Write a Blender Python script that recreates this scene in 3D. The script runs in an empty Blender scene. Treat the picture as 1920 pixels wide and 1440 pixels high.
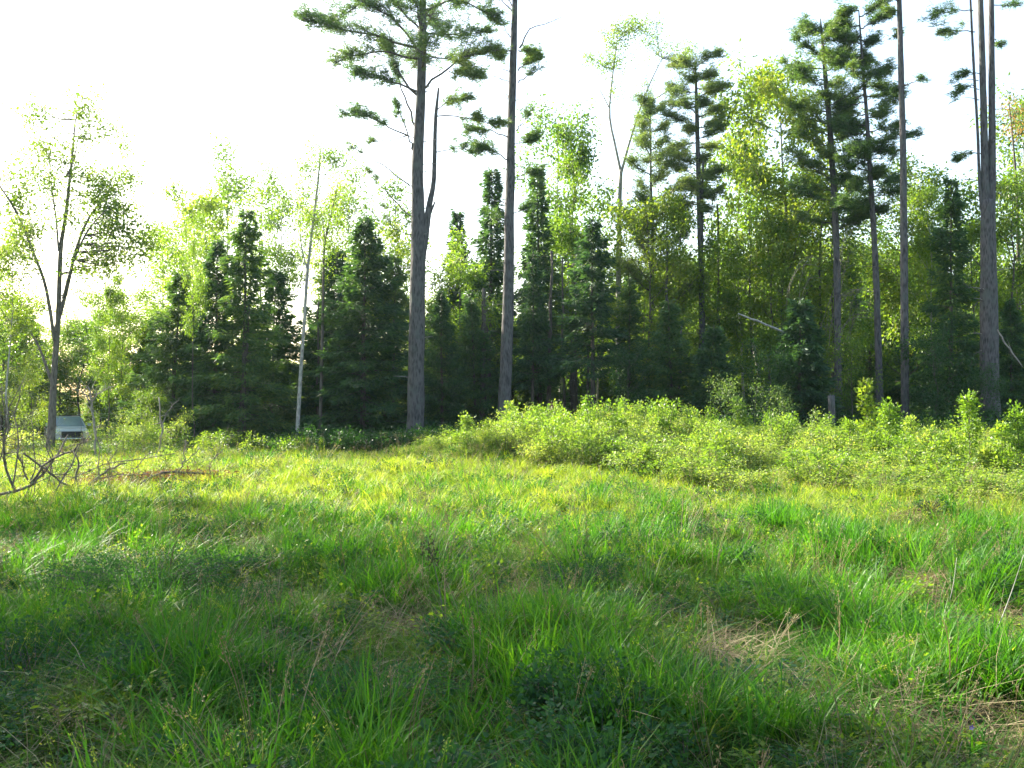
import bpy, math, random
import numpy as np
from mathutils import Vector, noise as mnoise

random.seed(7)
rng = np.random.default_rng(7)
sc = bpy.context.scene
R = math.radians

# ------------------------------------------------------------------ camera
EYE = 1.6
FPX = 1844.0                                   # focal length in photograph pixels (1920 wide)
HORIZON = 775.0
PITCH = math.atan((HORIZON - 720.0) / FPX)
cam_d = bpy.data.cameras.new('camera'); cam = bpy.data.objects.new('camera', cam_d)
sc.collection.objects.link(cam)
cam_d.sensor_width = 36.0; cam_d.lens = 36.0 * FPX / 1920.0
cam_d.clip_start = 0.1; cam_d.clip_end = 3000
cam.location = (0, 0, EYE); cam.rotation_euler = (R(90) + PITCH, 0, 0)
sc.camera = cam

# ------------------------------------------------------------------ world, sun, exposure
SUN_AZ = R(-50)        # measured from +Y (the view direction), negative is left
SUN_EL = R(31)
world = bpy.data.worlds.new('World'); sc.world = world; world.use_nodes = True
wn = world.node_tree; wn.nodes.clear()
sky = wn.nodes.new('ShaderNodeTexSky'); sky.sky_type = 'NISHITA'; sky.sun_disc = False
sky.sun_elevation = SUN_EL; sky.sun_rotation = SUN_AZ
sky.air_density = 1.25; sky.dust_density = 3.0; sky.ozone_density = 1.0; sky.altitude = 100
bg = wn.nodes.new('ShaderNodeBackground'); bg.inputs['Strength'].default_value = 0.10
wo = wn.nodes.new('ShaderNodeOutputWorld')
wn.links.new(sky.outputs[0], bg.inputs[0]); wn.links.new(bg.outputs[0], wo.inputs[0])
sun_d = bpy.data.lights.new('sun', 'SUN'); sun = bpy.data.objects.new('sun', sun_d)
sc.collection.objects.link(sun)
sun_d.energy = 5.0; sun_d.angle = R(0.6); sun_d.color = (1.0, 0.92, 0.75)
sdir = Vector((math.sin(SUN_AZ) * math.cos(SUN_EL), math.cos(SUN_AZ) * math.cos(SUN_EL), math.sin(SUN_EL)))
sun.rotation_euler = sdir.to_track_quat('Z', 'Y').to_euler()
sun.location = (-30, 30, 40)
sc.view_settings.view_transform = 'Standard'; sc.view_settings.look = 'None'
sc.view_settings.exposure = 2.28; sc.view_settings.gamma = 1.0
sc.view_settings.use_curve_mapping = False
sc.render.engine = 'CYCLES'
sc.cycles.max_bounces = 5; sc.cycles.diffuse_bounces = 3; sc.cycles.transmission_bounces = 3; sc.cycles.glossy_bounces = 2
sc.cycles.transparent_max_bounces = 8

# ------------------------------------------------------------------ helpers
def wx(px, D): return (px - 960.0) / FPX * D
def wz(py, D): return EYE + D * math.tan(PITCH + math.atan((720.0 - py) / FPX))
def gd(py):    # distance at which flat ground shows at this row
    return EYE / math.tan(-(PITCH + math.atan((720.0 - py) / FPX)))
def P3(px, py, D): return np.array((wx(px, D), D, wz(py, D)))

def gauss(x, y, cx, cy, sx, sy): return np.exp(-((x - cx) / sx) ** 2 - ((y - cy) / sy) ** 2)
HX, HY = wx(1745, 13.6), 13.6
def ground_z(x, y):
    x = np.asarray(x, float); y = np.asarray(y, float)
    near = np.clip((75 - np.hypot(x, y)) / 30, 0, 1)
    z = 0.05 * np.sin(x * 0.9 + 1.3) * np.cos(y * 0.7 + 0.4) + 0.035 * np.sin(x * 2.3 + y * 1.1) + 0.03 * np.cos(y * 2.9 - x * 1.7)
    z = z * near
    z += 0.40 * gauss(x, y, 4.5, 29.5, 7.5, 5.5) + 0.18 * gauss(x, y, -2.5, 24, 9, 3.5)
    z -= 0.15 * gauss(x, y, -8, 40, 7, 5) + 0.22 * gauss(x, y, -25, 54, 9, 8)
    z += 0.42 * gauss(x, y, HX, HY, 0.42, 0.38)
    z += 0.16 * gauss(x, y, wx(300, 20.5), 20.5, 1.3, .5)
    z += 0.08 * gauss(x, y, wx(1310, 6.2), 6.2, 0.55, 0.40) + 0.12 * gauss(x, y, wx(1730, 9.1), 9.1, 0.5, 0.2)
    z += 0.10 * gauss(x, y, wx(300, 9.0), 9.6, 0.8, 0.6)
    return z
def gz(x, y): return float(ground_z(x, y))

def link(o, parent=None):
    sc.collection.objects.link(o)
    if parent is not None: o.parent = parent
    return o
def tag(o, label=None, cat=None, group=None, kind=None):
    if label: o['label'] = label
    if cat: o['category'] = cat
    if group: o['group'] = group
    if kind: o['kind'] = kind
    return o
def empty(name, loc, rz=0.0, scale=1.0):
    o = bpy.data.objects.new(name, None); o.empty_display_size = 0.3
    o.location = loc; o.rotation_euler = (0, 0, rz); o.scale = (scale,) * 3
    return link(o)

class Geo:
    """collects vertices and faces of one mesh"""
    def __init__(s): s.v = []; s.n = 0; s.f = []      # f: (faces array, material index, smooth)
    def add(s, V, F, mat=0, smooth=False, along=None):
        V = np.asarray(V, np.float32).reshape(-1, 3); F = np.asarray(F, np.int64)
        s.v.append((V, np.zeros(len(V), np.float32) if along is None else np.asarray(along, np.float32).ravel()))
        s.f.append((F + s.n, mat, smooth)); s.n += len(V)
    def mesh(s, name, mats):
        me = bpy.data.meshes.new(name)
        V = np.concatenate([a for a, _ in s.v]); A = np.concatenate([b for _, b in s.v])
        nf = sum(len(f) for f, _, _ in s.f)
        sizes = np.concatenate([np.full(len(f), f.shape[1], np.int32) for f, _, _ in s.f])
        loops = np.concatenate([f.ravel() for f, _, _ in s.f]).astype(np.int32)
        starts = np.concatenate([[0], np.cumsum(sizes)[:-1]]).astype(np.int32)
        mi = np.concatenate([np.full(len(f), m, np.int32) for f, m, _ in s.f])
        sm = np.concatenate([np.full(len(f), q, bool) for f, _, q in s.f])
        me.vertices.add(len(V)); me.vertices.foreach_set('co', V.ravel())
        me.loops.add(len(loops)); me.loops.foreach_set('vertex_index', loops)
        me.polygons.add(nf); me.polygons.foreach_set('loop_start', starts)
        try: me.polygons.foreach_set('loop_total', sizes)
        except Exception: pass
        me.polygons.foreach_set('material_index', mi); me.polygons.foreach_set('use_smooth', sm)
        at = me.attributes.new('along', 'FLOAT', 'POINT'); at.data.foreach_set('value', A)
        for m in (mats if isinstance(mats, (list, tuple)) else [mats]): me.materials.append(m)
        me.update(calc_edges=True)
        return me
    def obj(s, name, mats, parent=None, loc=None):
        o = bpy.data.objects.new(name, s.mesh(name, mats))
        if loc is not None: o.location = loc
        return link(o, parent)

def unit(a):
    a = np.asarray(a, float); return a / (np.linalg.norm(a, axis=-1, keepdims=True) + 1e-9)

def tube(g, pts, rad, sides=6, mat=0, cap=True, rough=0.0):
    pts = np.asarray(pts, float); n = len(pts); rad = np.broadcast_to(np.asarray(rad, float), (n,))
    T = unit(np.gradient(pts, axis=0))
    ref = np.array((1.0, 0, 0)) if abs(T[:, 0]).mean() < 0.8 else np.array((0, 1.0, 0))
    A = unit(np.cross(T, ref)); B = np.cross(T, A)
    th = np.arange(sides) / sides * 2 * math.pi
    rr = rad[:, None] * (1 + rough * rng.normal(size=(n, sides)))
    V = pts[:, None, :] + rr[:, :, None] * (np.cos(th)[None, :, None] * A[:, None, :] + np.sin(th)[None, :, None] * B[:, None, :])
    i = np.arange(n - 1)[:, None] * sides; j = np.arange(sides)[None, :]; j2 = (j + 1) % sides
    F = np.stack([i + j, i + j2, i + sides + j2, i + sides + j], -1).reshape(-1, 4)
    g.add(V.reshape(-1, 3), F, mat, True, np.repeat(np.linspace(0, 1, n), sides))
    if cap and sides >= 3:
        e = (n - 1) * sides
        g.f.append((np.array([[g.n - sides + k for k in range(sides)]]), mat, False))

def smooth_path(ctrl, n=14):
    """Catmull-Rom through control points"""
    c = np.asarray(ctrl, float)
    if len(c) == 2: return c[0] + (c[1] - c[0]) * np.linspace(0, 1, n)[:, None]
    P = np.vstack([2 * c[0] - c[1], c, 2 * c[-1] - c[-2]])
    t = np.linspace(0, len(c) - 1 - 1e-6, n); k = t.astype(int); u = (t - k)[:, None]
    p0, p1, p2, p3 = P[k], P[k + 1], P[k + 2], P[k + 3]
    return 0.5 * (2 * p1 + (p2 - p0) * u + (2 * p0 - 5 * p1 + 4 * p2 - p3) * u ** 2 + (3 * p1 - p0 - 3 * p2 + p3) * u ** 3)

def kites(g, P, D, L, W, mat=0, fold=0.0, up=None):
    """leaf shaped quads"""
    n = len(P)
    if n == 0: return
    D = unit(D); r = rng.normal(size=(n, 3)) if up is None else up
    S = unit(np.cross(D, r)); L = np.broadcast_to(L, (n,))[:, None]; W = np.broadcast_to(W, (n,))[:, None]
    N = np.cross(S, D)
    V = np.stack([P, P + D * L * .42 + S * W * .5 + N * W * .12, P + D * L, P + D * L * .42 - S * W * .5 + N * W * .12], 1)
    F = np.arange(n)[:, None] * 4 + np.arange(4)[None]
    g.add(V.reshape(-1, 3), F, mat, False, np.tile([0, .5, 1, .5], n))

def slivers(g, P, D, L, W, mat=0):
    n = len(P)
    if n == 0: return
    D = unit(D); S = unit(np.cross(D, rng.normal(size=(n, 3)))); L = np.broadcast_to(L, (n,))[:, None]; W = np.broadcast_to(W, (n,))[:, None]
    V = np.stack([P - S * W * .5, P + S * W * .5, P + D * L], 1)
    F = np.arange(n)[:, None] * 3 + np.arange(3)[None]
    g.add(V.reshape(-1, 3), F, mat, False, np.tile([0, 0, 1], n))

# ------------------------------------------------------------------ materials
def nt(name):
    m = bpy.data.materials.new(name); m.use_nodes = True
    t = m.node_tree; t.nodes.clear()
    o = t.nodes.new('ShaderNodeOutputMaterial')
    return m, t, o
def ramp(t, fac, stops):
    r = t.nodes.new('ShaderNodeValToRGB')
    while len(r.color_ramp.elements) < len(stops): r.color_ramp.elements.new(0.5)
    for e, (p, c) in zip(r.color_ramp.elements, stops): e.position = p; e.color = (*c, 1)
    t.links.new(fac, r.inputs[0]); return r.outputs[0]
def math_node(t, op, a, b):
    m = t.nodes.new('ShaderNodeMath'); m.operation = op
    for i, v in enumerate((a, b)):
        if isinstance(v, (int, float)): m.inputs[i].default_value = v
        else: t.links.new(v, m.inputs[i])
    return m.outputs[0]
def mixc(t, fac, a, b, mode='MIX'):
    m = t.nodes.new('ShaderNodeMix'); m.data_type = 'RGBA'; m.blend_type = mode
    if isinstance(fac, (int, float)): m.inputs[0].default_value = fac
    else: t.links.new(fac, m.inputs[0])
    for i, v in ((6, a), (7, b)):
        if isinstance(v, tuple): m.inputs[i].default_value = (*v, 1)
        else: t.links.new(v, m.inputs[i])
    return m.outputs[2]

def leaf_mat(name, cols, trans=0.5, tint=(1.25, 1.3, 0.5), rough=0.5, spec=0.35, blade=False, clump=1.2):
    """thin leaves: colour varies by leaf, by clump and by plant; light passes through"""
    m, t, o = nt(name)
    geo = t.nodes.new('ShaderNodeNewGeometry'); oi = t.nodes.new('ShaderNodeObjectInfo')
    tc = t.nodes.new('ShaderNodeTexCoord'); nz = t.nodes.new('ShaderNodeTexNoise'); nz.inputs['Scale'].default_value = clump
    t.links.new(geo.outputs['Position'] if blade else tc.outputs['Object'], nz.inputs['Vector'])
    f = math_node(t, 'MULTIPLY', geo.outputs['Random Per Island'], 0.45)
    f = math_node(t, 'ADD', f, math_node(t, 'MULTIPLY', nz.outputs[0], 0.65))
    f = math_node(t, 'ADD', f, math_node(t, 'MULTIPLY', oi.outputs['Random'], 0.35))
    f = math_node(t, 'SUBTRACT', f, 0.18)
    col = ramp(t, f, [(i / (len(cols) - 1), c) for i, c in enumerate(cols)])
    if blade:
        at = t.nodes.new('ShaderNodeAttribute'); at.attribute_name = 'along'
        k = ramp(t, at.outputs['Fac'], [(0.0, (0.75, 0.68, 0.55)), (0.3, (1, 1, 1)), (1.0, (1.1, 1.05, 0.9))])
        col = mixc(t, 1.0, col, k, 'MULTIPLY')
    p = t.nodes.new('ShaderNodeBsdfPrincipled'); t.links.new(col, p.inputs['Base Color'])
    p.inputs['Roughness'].default_value = rough; p.inputs['Specular IOR Level'].default_value = spec
    tr = t.nodes.new('ShaderNodeBsdfTranslucent')
    t.links.new(mixc(t, 1.0, col, tint, 'MULTIPLY'), tr.inputs['Color'])
    ms = t.nodes.new('ShaderNodeMixShader'); ms.inputs[0].default_value = trans
    t.links.new(p.outputs[0], ms.inputs[1]); t.links.new(tr.outputs[0], ms.inputs[2]); t.links.new(ms.outputs[0], o.inputs[0])
    return m

def bark_mat(name, a, b, scale=9.0, stretch=0.14, bump=0.6, lichen=None):
    m, t, o = nt(name)
    tc = t.nodes.new('ShaderNodeTexCoord'); mp = t.nodes.new('ShaderNodeMapping'); mp.inputs['Scale'].default_value = (1, 1, stretch)
    t.links.new(tc.outputs['Object'], mp.inputs[0])
    n1 = t.nodes.new('ShaderNodeTexNoise'); n1.inputs['Scale'].default_value = scale; n1.inputs['Detail'].default_value = 7; n1.inputs['Roughness'].default_value = .65
    t.links.new(mp.outputs[0], n1.inputs['Vector'])
    v = t.nodes.new('ShaderNodeTexVoronoi'); v.inputs['Scale'].default_value = scale * 1.6; t.links.new(mp.outputs[0], v.inputs['Vector'])
    f = math_node(t, 'MULTIPLY', n1.outputs[0], math_node(t, 'ADD', v.outputs['Distance'], 0.55))
    col = ramp(t, f, [(0.18, a), (0.62, b)])
    if lichen:
        n2 = t.nodes.new('ShaderNodeTexNoise'); n2.inputs['Scale'].default_value = 2.6; n2.inputs['Detail'].default_value = 5
        t.links.new(tc.outputs['Object'], n2.inputs['Vector'])
        col = mixc(t, ramp(t, n2.outputs[0], [(0.5, (0, 0, 0)), (0.68, (.8, .8, .8))]), col, lichen)
    p = t.nodes.new('ShaderNodeBsdfPrincipled'); p.inputs['Roughness'].default_value = 0.9; p.inputs['Specular IOR Level'].default_value = .15
    t.links.new(col, p.inputs['Base Color'])
    bm = t.nodes.new('ShaderNodeBump'); bm.inputs['Strength'].default_value = bump; bm.inputs['Distance'].default_value = 0.03
    t.links.new(f, bm.inputs['Height']); t.links.new(bm.outputs[0], p.inputs['Normal']); t.links.new(p.outputs[0], o.inputs[0])
    return m
def plain(name, col, rough=0.5, metal=0.0, spec=0.5, var=0.15, coat=0.0):
    m, t, o = nt(name)
    tc = t.nodes.new('ShaderNodeTexCoord'); n1 = t.nodes.new('ShaderNodeTexNoise'); n1.inputs['Scale'].default_value = 6; n1.inputs['Detail'].default_value = 5
    t.links.new(tc.outputs['Object'], n1.inputs['Vector'])
    c = ramp(t, n1.outputs[0], [(0.3, tuple(x * (1 - var) for x in col)), (0.7, tuple(min(1, x * (1 + var)) for x in col))])
    p = t.nodes.new('ShaderNodeBsdfPrincipled'); t.links.new(c, p.inputs['Base Color'])
    p.inputs['Roughness'].default_value = rough; p.inputs['Metallic'].default_value = metal; p.inputs['Specular IOR Level'].default_value = spec
    p.inputs['Coat Weight'].default_value = coat
    t.links.new(p.outputs[0], o.inputs[0]); return m

M = {}
M['pine_bark'] = bark_mat('pine_bark', (.012, .012, .013), (.115, .108, .108), 11, .24, 1.0, (.10, .11, .10))
M['pale_bark'] = bark_mat('pale_bark', (.13, .125, .115), (.40, .38, .34), 7, .5, .35, (.24, .25, .22))
M['dark_bark'] = bark_mat('dark_bark', (.035, .03, .026), (.13, .115, .10), 10, .2, .6)
M['dead_wood'] = bark_mat('dead_wood', (.10, .09, .08), (.30, .275, .245), 14, .2, .5)
M['grey_wood'] = bark_mat('grey_brown_wood', (.05, .042, .036), (.17, .15, .13), 14, .2, .5)
M['red_wood'] = bark_mat('rotten_wood', (.07, .03, .02), (.24, .10, .06), 14, .4, .6)
M['spruce'] = leaf_mat('spruce_needles', [(.026, .070, .046), (.048, .105, .055), (.08, .16, .055), (.15, .22, .06)], .42, (1.2, 1.25, .45), .55, .3)
M['pine'] = leaf_mat('pine_needles', [(.034, .078, .045), (.065, .13, .055), (.11, .185, .055), (.19, .25, .065)], .42, (1.3, 1.35, .5), .5, .3)
M['leaf'] = leaf_mat('broad_leaves', [(.034, .095, .018), (.080, .165, .022), (.15, .235, .028), (.24, .28, .06)], .55, (1.5, 1.45, .55), .42, .45, clump=.9)
M['leaf_yellow'] = leaf_mat('young_leaves', [(.05, .12, .02), (.10, .20, .03), (.16, .27, .045), (.26, .33, .07)], .55, (1.4, 1.35, .4), .42, .45, clump=.8)
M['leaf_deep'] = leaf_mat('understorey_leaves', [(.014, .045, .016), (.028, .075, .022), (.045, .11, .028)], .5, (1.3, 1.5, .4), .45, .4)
M['bramble'] = leaf_mat('bramble_leaves', [(.055, .12, .035), (.12, .21, .05), (.21, .30, .07), (.31, .37, .10), (.38, .31, .16)], .5, (1.25, 1.3, .45), .5, .35, blade=False, clump=1.0)
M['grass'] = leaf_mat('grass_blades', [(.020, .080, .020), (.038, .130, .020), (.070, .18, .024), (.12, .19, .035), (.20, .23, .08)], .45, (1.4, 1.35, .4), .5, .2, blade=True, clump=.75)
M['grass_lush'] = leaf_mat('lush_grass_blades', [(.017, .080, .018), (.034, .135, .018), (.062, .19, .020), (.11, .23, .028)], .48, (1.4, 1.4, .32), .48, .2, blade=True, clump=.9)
M['grass_sunlit_tone'] = leaf_mat('sunlit_tone_grass_blades', [(.06, .14, .02), (.12, .23, .028), (.20, .31, .04), (.30, .38, .07), (.40, .39, .15)], .5, (1.35, 1.25, .4), .45, .28, blade=True, clump=.8)  # yellower, straw-tipped far grass; the band's sunshine is also put into the colour
M['straw'] = leaf_mat('dry_straw', [(.09, .065, .035), (.17, .135, .075), (.28, .24, .14), (.40, .35, .24)], .3, (1.1, 1.0, .7), .6, .25, blade=True, clump=2.0)
M['weed'] = leaf_mat('weed_leaves', [(.016, .058, .026), (.032, .095, .036), (.055, .14, .036)], .45, (1.3, 1.4, .5), .6, .2, clump=3)
M['bracken'] = leaf_mat('dead_bracken', [(.09, .05, .03), (.16, .095, .055), (.25, .17, .10)], .3, (1.2, .9, .6), .7, .2, clump=3)
M['pale_orange'] = leaf_mat('pale_orange_leaves', [(.20, .14, .05), (.34, .20, .08), (.42, .27, .14)], .5, (1.3, 1.1, .6), .6, .2)
M['pine_light'] = leaf_mat('light_pine_needles', [(.06, .11, .055), (.10, .17, .07), (.16, .23, .08), (.26, .30, .09)], .5, (1.3, 1.3, .6), .5, .3)
M['rust_leaf'] = leaf_mat('rusty_needles', [(.025, .035, .022), (.060, .060, .035), (.05, .09, .035)], .3, (1.2, 1.0, .6), .6, .2)
M['flower'] = plain('violet_petals', (.25, .10, .50), .6)

def ground_material():
    m, t, o = nt('meadow_soil')
    geo = t.nodes.new('ShaderNodeNewGeometry')
    a = t.nodes.new('ShaderNodeTexNoise'); a.inputs['Scale'].default_value = .55; a.inputs['Detail'].default_value = 6
    b = t.nodes.new('ShaderNodeTexNoise'); b.inputs['Scale'].default_value = 22; b.inputs['Detail'].default_value = 6; b.inputs['Roughness'].default_value = .7
    for n in (a, b): t.links.new(geo.outputs['Position'], n.inputs['Vector'])
    c1 = ramp(t, b.outputs[0], [(.30, (.028, .022, .014)), (.5, (.075, .06, .035)), (.72, (.17, .135, .08))])
    c2 = ramp(t, b.outputs[0], [(.30, (.018, .035, .010)), (.7, (.05, .085, .02))])
    col = mixc(t, ramp(t, a.outputs[0], [(.42, (0, 0, 0)), (.56, (1, 1, 1))]), c2, c1)
    p = t.nodes.new('ShaderNodeBsdfPrincipled'); t.links.new(col, p.inputs['Base Color']); p.inputs['Roughness'].default_value = .95; p.inputs['Specular IOR Level'].default_value = .1
    bm = t.nodes.new('ShaderNodeBump'); bm.inputs['Strength'].default_value = .9; bm.inputs['Distance'].default_value = .05
    t.links.new(b.outputs[0], bm.inputs['Height']); t.links.new(bm.outputs[0], p.inputs['Normal']); t.links.new(p.outputs[0], o.inputs[0])
    return m
M['soil'] = ground_material()

# ------------------------------------------------------------------ ground sheet to the horizon
def build_ground():
    def axis(lo, hi, step, far):
        mid = np.arange(lo, hi + 1e-6, step); k = np.array([6, 16, 36, 80, 180, 420, 1000, 2200.0])
        return np.concatenate([(lo - k)[::-1], mid, hi + k])
    X = axis(-30, 30, .22, 0); Y = axis(-4, 60, .22, 0)
    XX, YY = np.meshgrid(X, Y); ZZ = ground_z(XX, YY) + 0.012 * rng.normal(size=XX.shape) * (np.hypot(XX, YY) < 60)
    V = np.stack([XX, YY, ZZ], -1).reshape(-1, 3); nx, ny = len(X), len(Y)
    i = (np.arange(ny - 1)[:, None] * nx + np.arange(nx - 1)[None]).ravel()
    F = np.stack([i, i + 1, i + nx + 1, i + nx], -1)
    g = Geo(); g.add(V, F, 0, True)
    return tag(g.obj('ground', M['soil']), 'uneven meadow soil under the grass, reaching back beneath the wood', kind='structure')
build_ground()

# ------------------------------------------------------------------ scatter of stuff with geometry nodes
def scatter(name, pts, rot, scl, idx, variants, label, cat, mat=None):
    """one object: a point cloud mesh on which the variant meshes are instanced"""
    col = bpy.data.collections.new(name + '_sources')
    for k, me in enumerate(variants):
        col.objects.link(bpy.data.objects.new('%s_source_%02d' % (name, k), me))
    n = len(pts); me = bpy.data.meshes.new(name); me.vertices.add(n); me.vertices.foreach_set('co', np.asarray(pts, np.float32).ravel())
    for an, ty, key, dat in (('rot', 'FLOAT_VECTOR', 'vector', rot), ('scl', 'FLOAT_VECTOR', 'vector', scl), ('idx', 'INT', 'value', idx)):
        a = me.attributes.new(an, ty, 'POINT'); a.data.foreach_set(key, np.asarray(dat, np.int32 if ty == 'INT' else np.float32).ravel())
    o = link(bpy.data.objects.new(name, me))
    ng = bpy.data.node_groups.new(name + '_nodes', 'GeometryNodeTree')
    ng.interface.new_socket('Geometry', in_out='INPUT', socket_type='NodeSocketGeometry')
    ng.interface.new_socket('Geometry', in_out='OUTPUT', socket_type='NodeSocketGeometry')
    N = ng.nodes.new; L = ng.links.new
    gi, go = N('NodeGroupInput'), N('NodeGroupOutput')
    iop = N('GeometryNodeInstanceOnPoints'); ci = N('GeometryNodeCollectionInfo'); ci.inputs[0].default_value = col
    ci.inputs['Separate Children'].default_value = True
    def attr(n_, ty):
        a = N('GeometryNodeInputNamedAttribute'); a.data_type = ty; a.inputs[0].default_value = n_; return a.outputs[0]
    L(gi.outputs[0], iop.inputs['Points']); L(ci.outputs[0], iop.inputs['Instance']); iop.inputs['Pick Instance'].default_value = True
    L(attr('idx', 'INT'), iop.inputs['Instance Index'])
    e2r = N('FunctionNodeEulerToRotation'); L(attr('rot', 'FLOAT_VECTOR'), e2r.inputs[0]); L(e2r.outputs[0], iop.inputs['Rotation'])
    L(attr('scl', 'FLOAT_VECTOR'), iop.inputs['Scale']); L(iop.outputs[0], go.inputs[0])
    md = o.modifiers.new('scatter', 'NODES'); md.node_group = ng
    return tag(o, label, cat, kind='stuff')

# blades of grass, vectorised: each a bent tapering strip
def blades(g, base, az, h, w, bend, lean, mat=0, segs=3):
    n = len(base); t = np.linspace(0, 1, segs + 1)
    d = np.stack([np.cos(az), np.sin(az), 0 * az], -1)
    side = np.stack([-np.sin(az + rng.normal(0, .8, n)), np.cos(az + rng.normal(0, .8, n)), 0 * az], -1)
    hor = (lean[:, None] * t + bend[:, None] * t ** 2.2) * h[:, None]
    ver = h[:, None] * (t - np.clip(bend[:, None], 0, 1.5) * .42 * t ** 2.6)
    C = base[:, None, :] + hor[..., None] * d[:, None, :] + ver[..., None] * np.array((0, 0, 1.0))
    wd = w[:, None] * np.array([.75, 1.0, .75, 0.0] if segs == 3 else np.r_[.8, np.ones(segs - 1) * .95, 0])[None]
    Lf = C - side[:, None, :] * wd[..., None] * .5; Rt = C + side[:, None, :] * wd[..., None] * .5
    V = np.concatenate([np.stack([Lf[:, :-1], Rt[:, :-1]], 2).reshape(n, -1, 3), C[:, -1:, :]], 1)   # 2*segs+1
    k = 2 * segs + 1; b = np.arange(n)[:, None] * k
    quads = np.concatenate([b + np.array([[2 * s, 2 * s + 1, 2 * s + 3, 2 * s + 2]]) for s in range(segs - 1)], 0)
    tris = b + np.array([[2 * segs - 2, 2 * segs - 1, 2 * segs]])
    al = np.tile(np.r_[np.repeat(t[:-1], 2), 1.0], n)
    g.add(V.reshape(-1, 3), quads, mat, False, al)
    g.f.append((tris + g.n - n * k, mat, False))

def tuft(n, hr, spread, wr, br, lr, seed, mat, turn=.9):
    global rng
    keep = rng; rng = np.random.default_rng(seed)
    g = Geo(); a = rng.uniform(0, 6.283, n); r = spread * np.sqrt(rng.uniform(0, 1, n))
    base = np.stack([r * np.cos(a), r * np.sin(a), -0.02 + 0 * a], -1)
    az = a + rng.normal(0, turn, n)
    blades(g, base, az, rng.uniform(*hr, n) * rng.uniform(.65, 1, n), rng.uniform(*wr, n), rng.uniform(*br, n), rng.uniform(*lr, n))
    me = g.mesh('tuft', mat); rng = keep
    return me

VIEW_T = 960 / FPX
def field_points(y0, y1, dens, margin=1.15, seed=1):
    r = np.random.default_rng(seed); half = lambda y: y * VIEW_T * margin + 1.0
    A = (y1 - y0) * 2 * half(y1); n = int(A * dens)
    x = r.uniform(-half(y1), half(y1), n); y = r.uniform(y0, y1, n)
    k = abs(x) < half(y); return x[k], y[k]
def vnoise(x, y, s, seed=0):
    return np.array([mnoise.noise(Vector((a * s + seed * 17.3, b * s, seed * 3.1))) for a, b in zip(x, y)])

# patches of dry straw and trodden ground, in photograph pixels (x, y, half width, half height)
STRAW = [(1320, 1240, 85, 26), (1570, 1345, 95, 30), (1740, 1102, 75, 16), (1900, 1150, 60, 28), 
         (770, 1180, 60, 22), (1760, 1370, 90, 30), (240, 1300, 45, 26), (1745, 965, 42, 14), (980, 1130, 45, 16), (640, 1320, 40, 30), (560, 1110, 26, 14)]
def straw_mask(x, y):
    px = 960 + x / y * FPX; py = HORIZON + EYE / y * FPX; m = np.zeros(len(x))
    for cx, cy, a, b in STRAW: m = np.maximum(m, np.exp(-(((px - cx) / a) ** 2 + ((py - cy) / b) ** 2) ** 1.5))
    return m
def thicket_front(px):   # depth of the front edge of the sunny bramble thicket by column
    return np.interp(px, [620, 760, 860, 1000, 1200, 1500, 1900, 2200], [34, 32, 27.5, 23, 20.5, 18.8, 17.0, 16])
def in_thicket(x, y):
    px = 960 + x / y * FPX; wob = 1.6 * np.sin(x * 1.3 + .5) + 1.1 * np.sin(x * 2.9 + y * .6) + .8 * np.sin(x * .5)
    return (px > 700) & (y > thicket_front(px) + wob * .8) & (y < 33.5)

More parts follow.
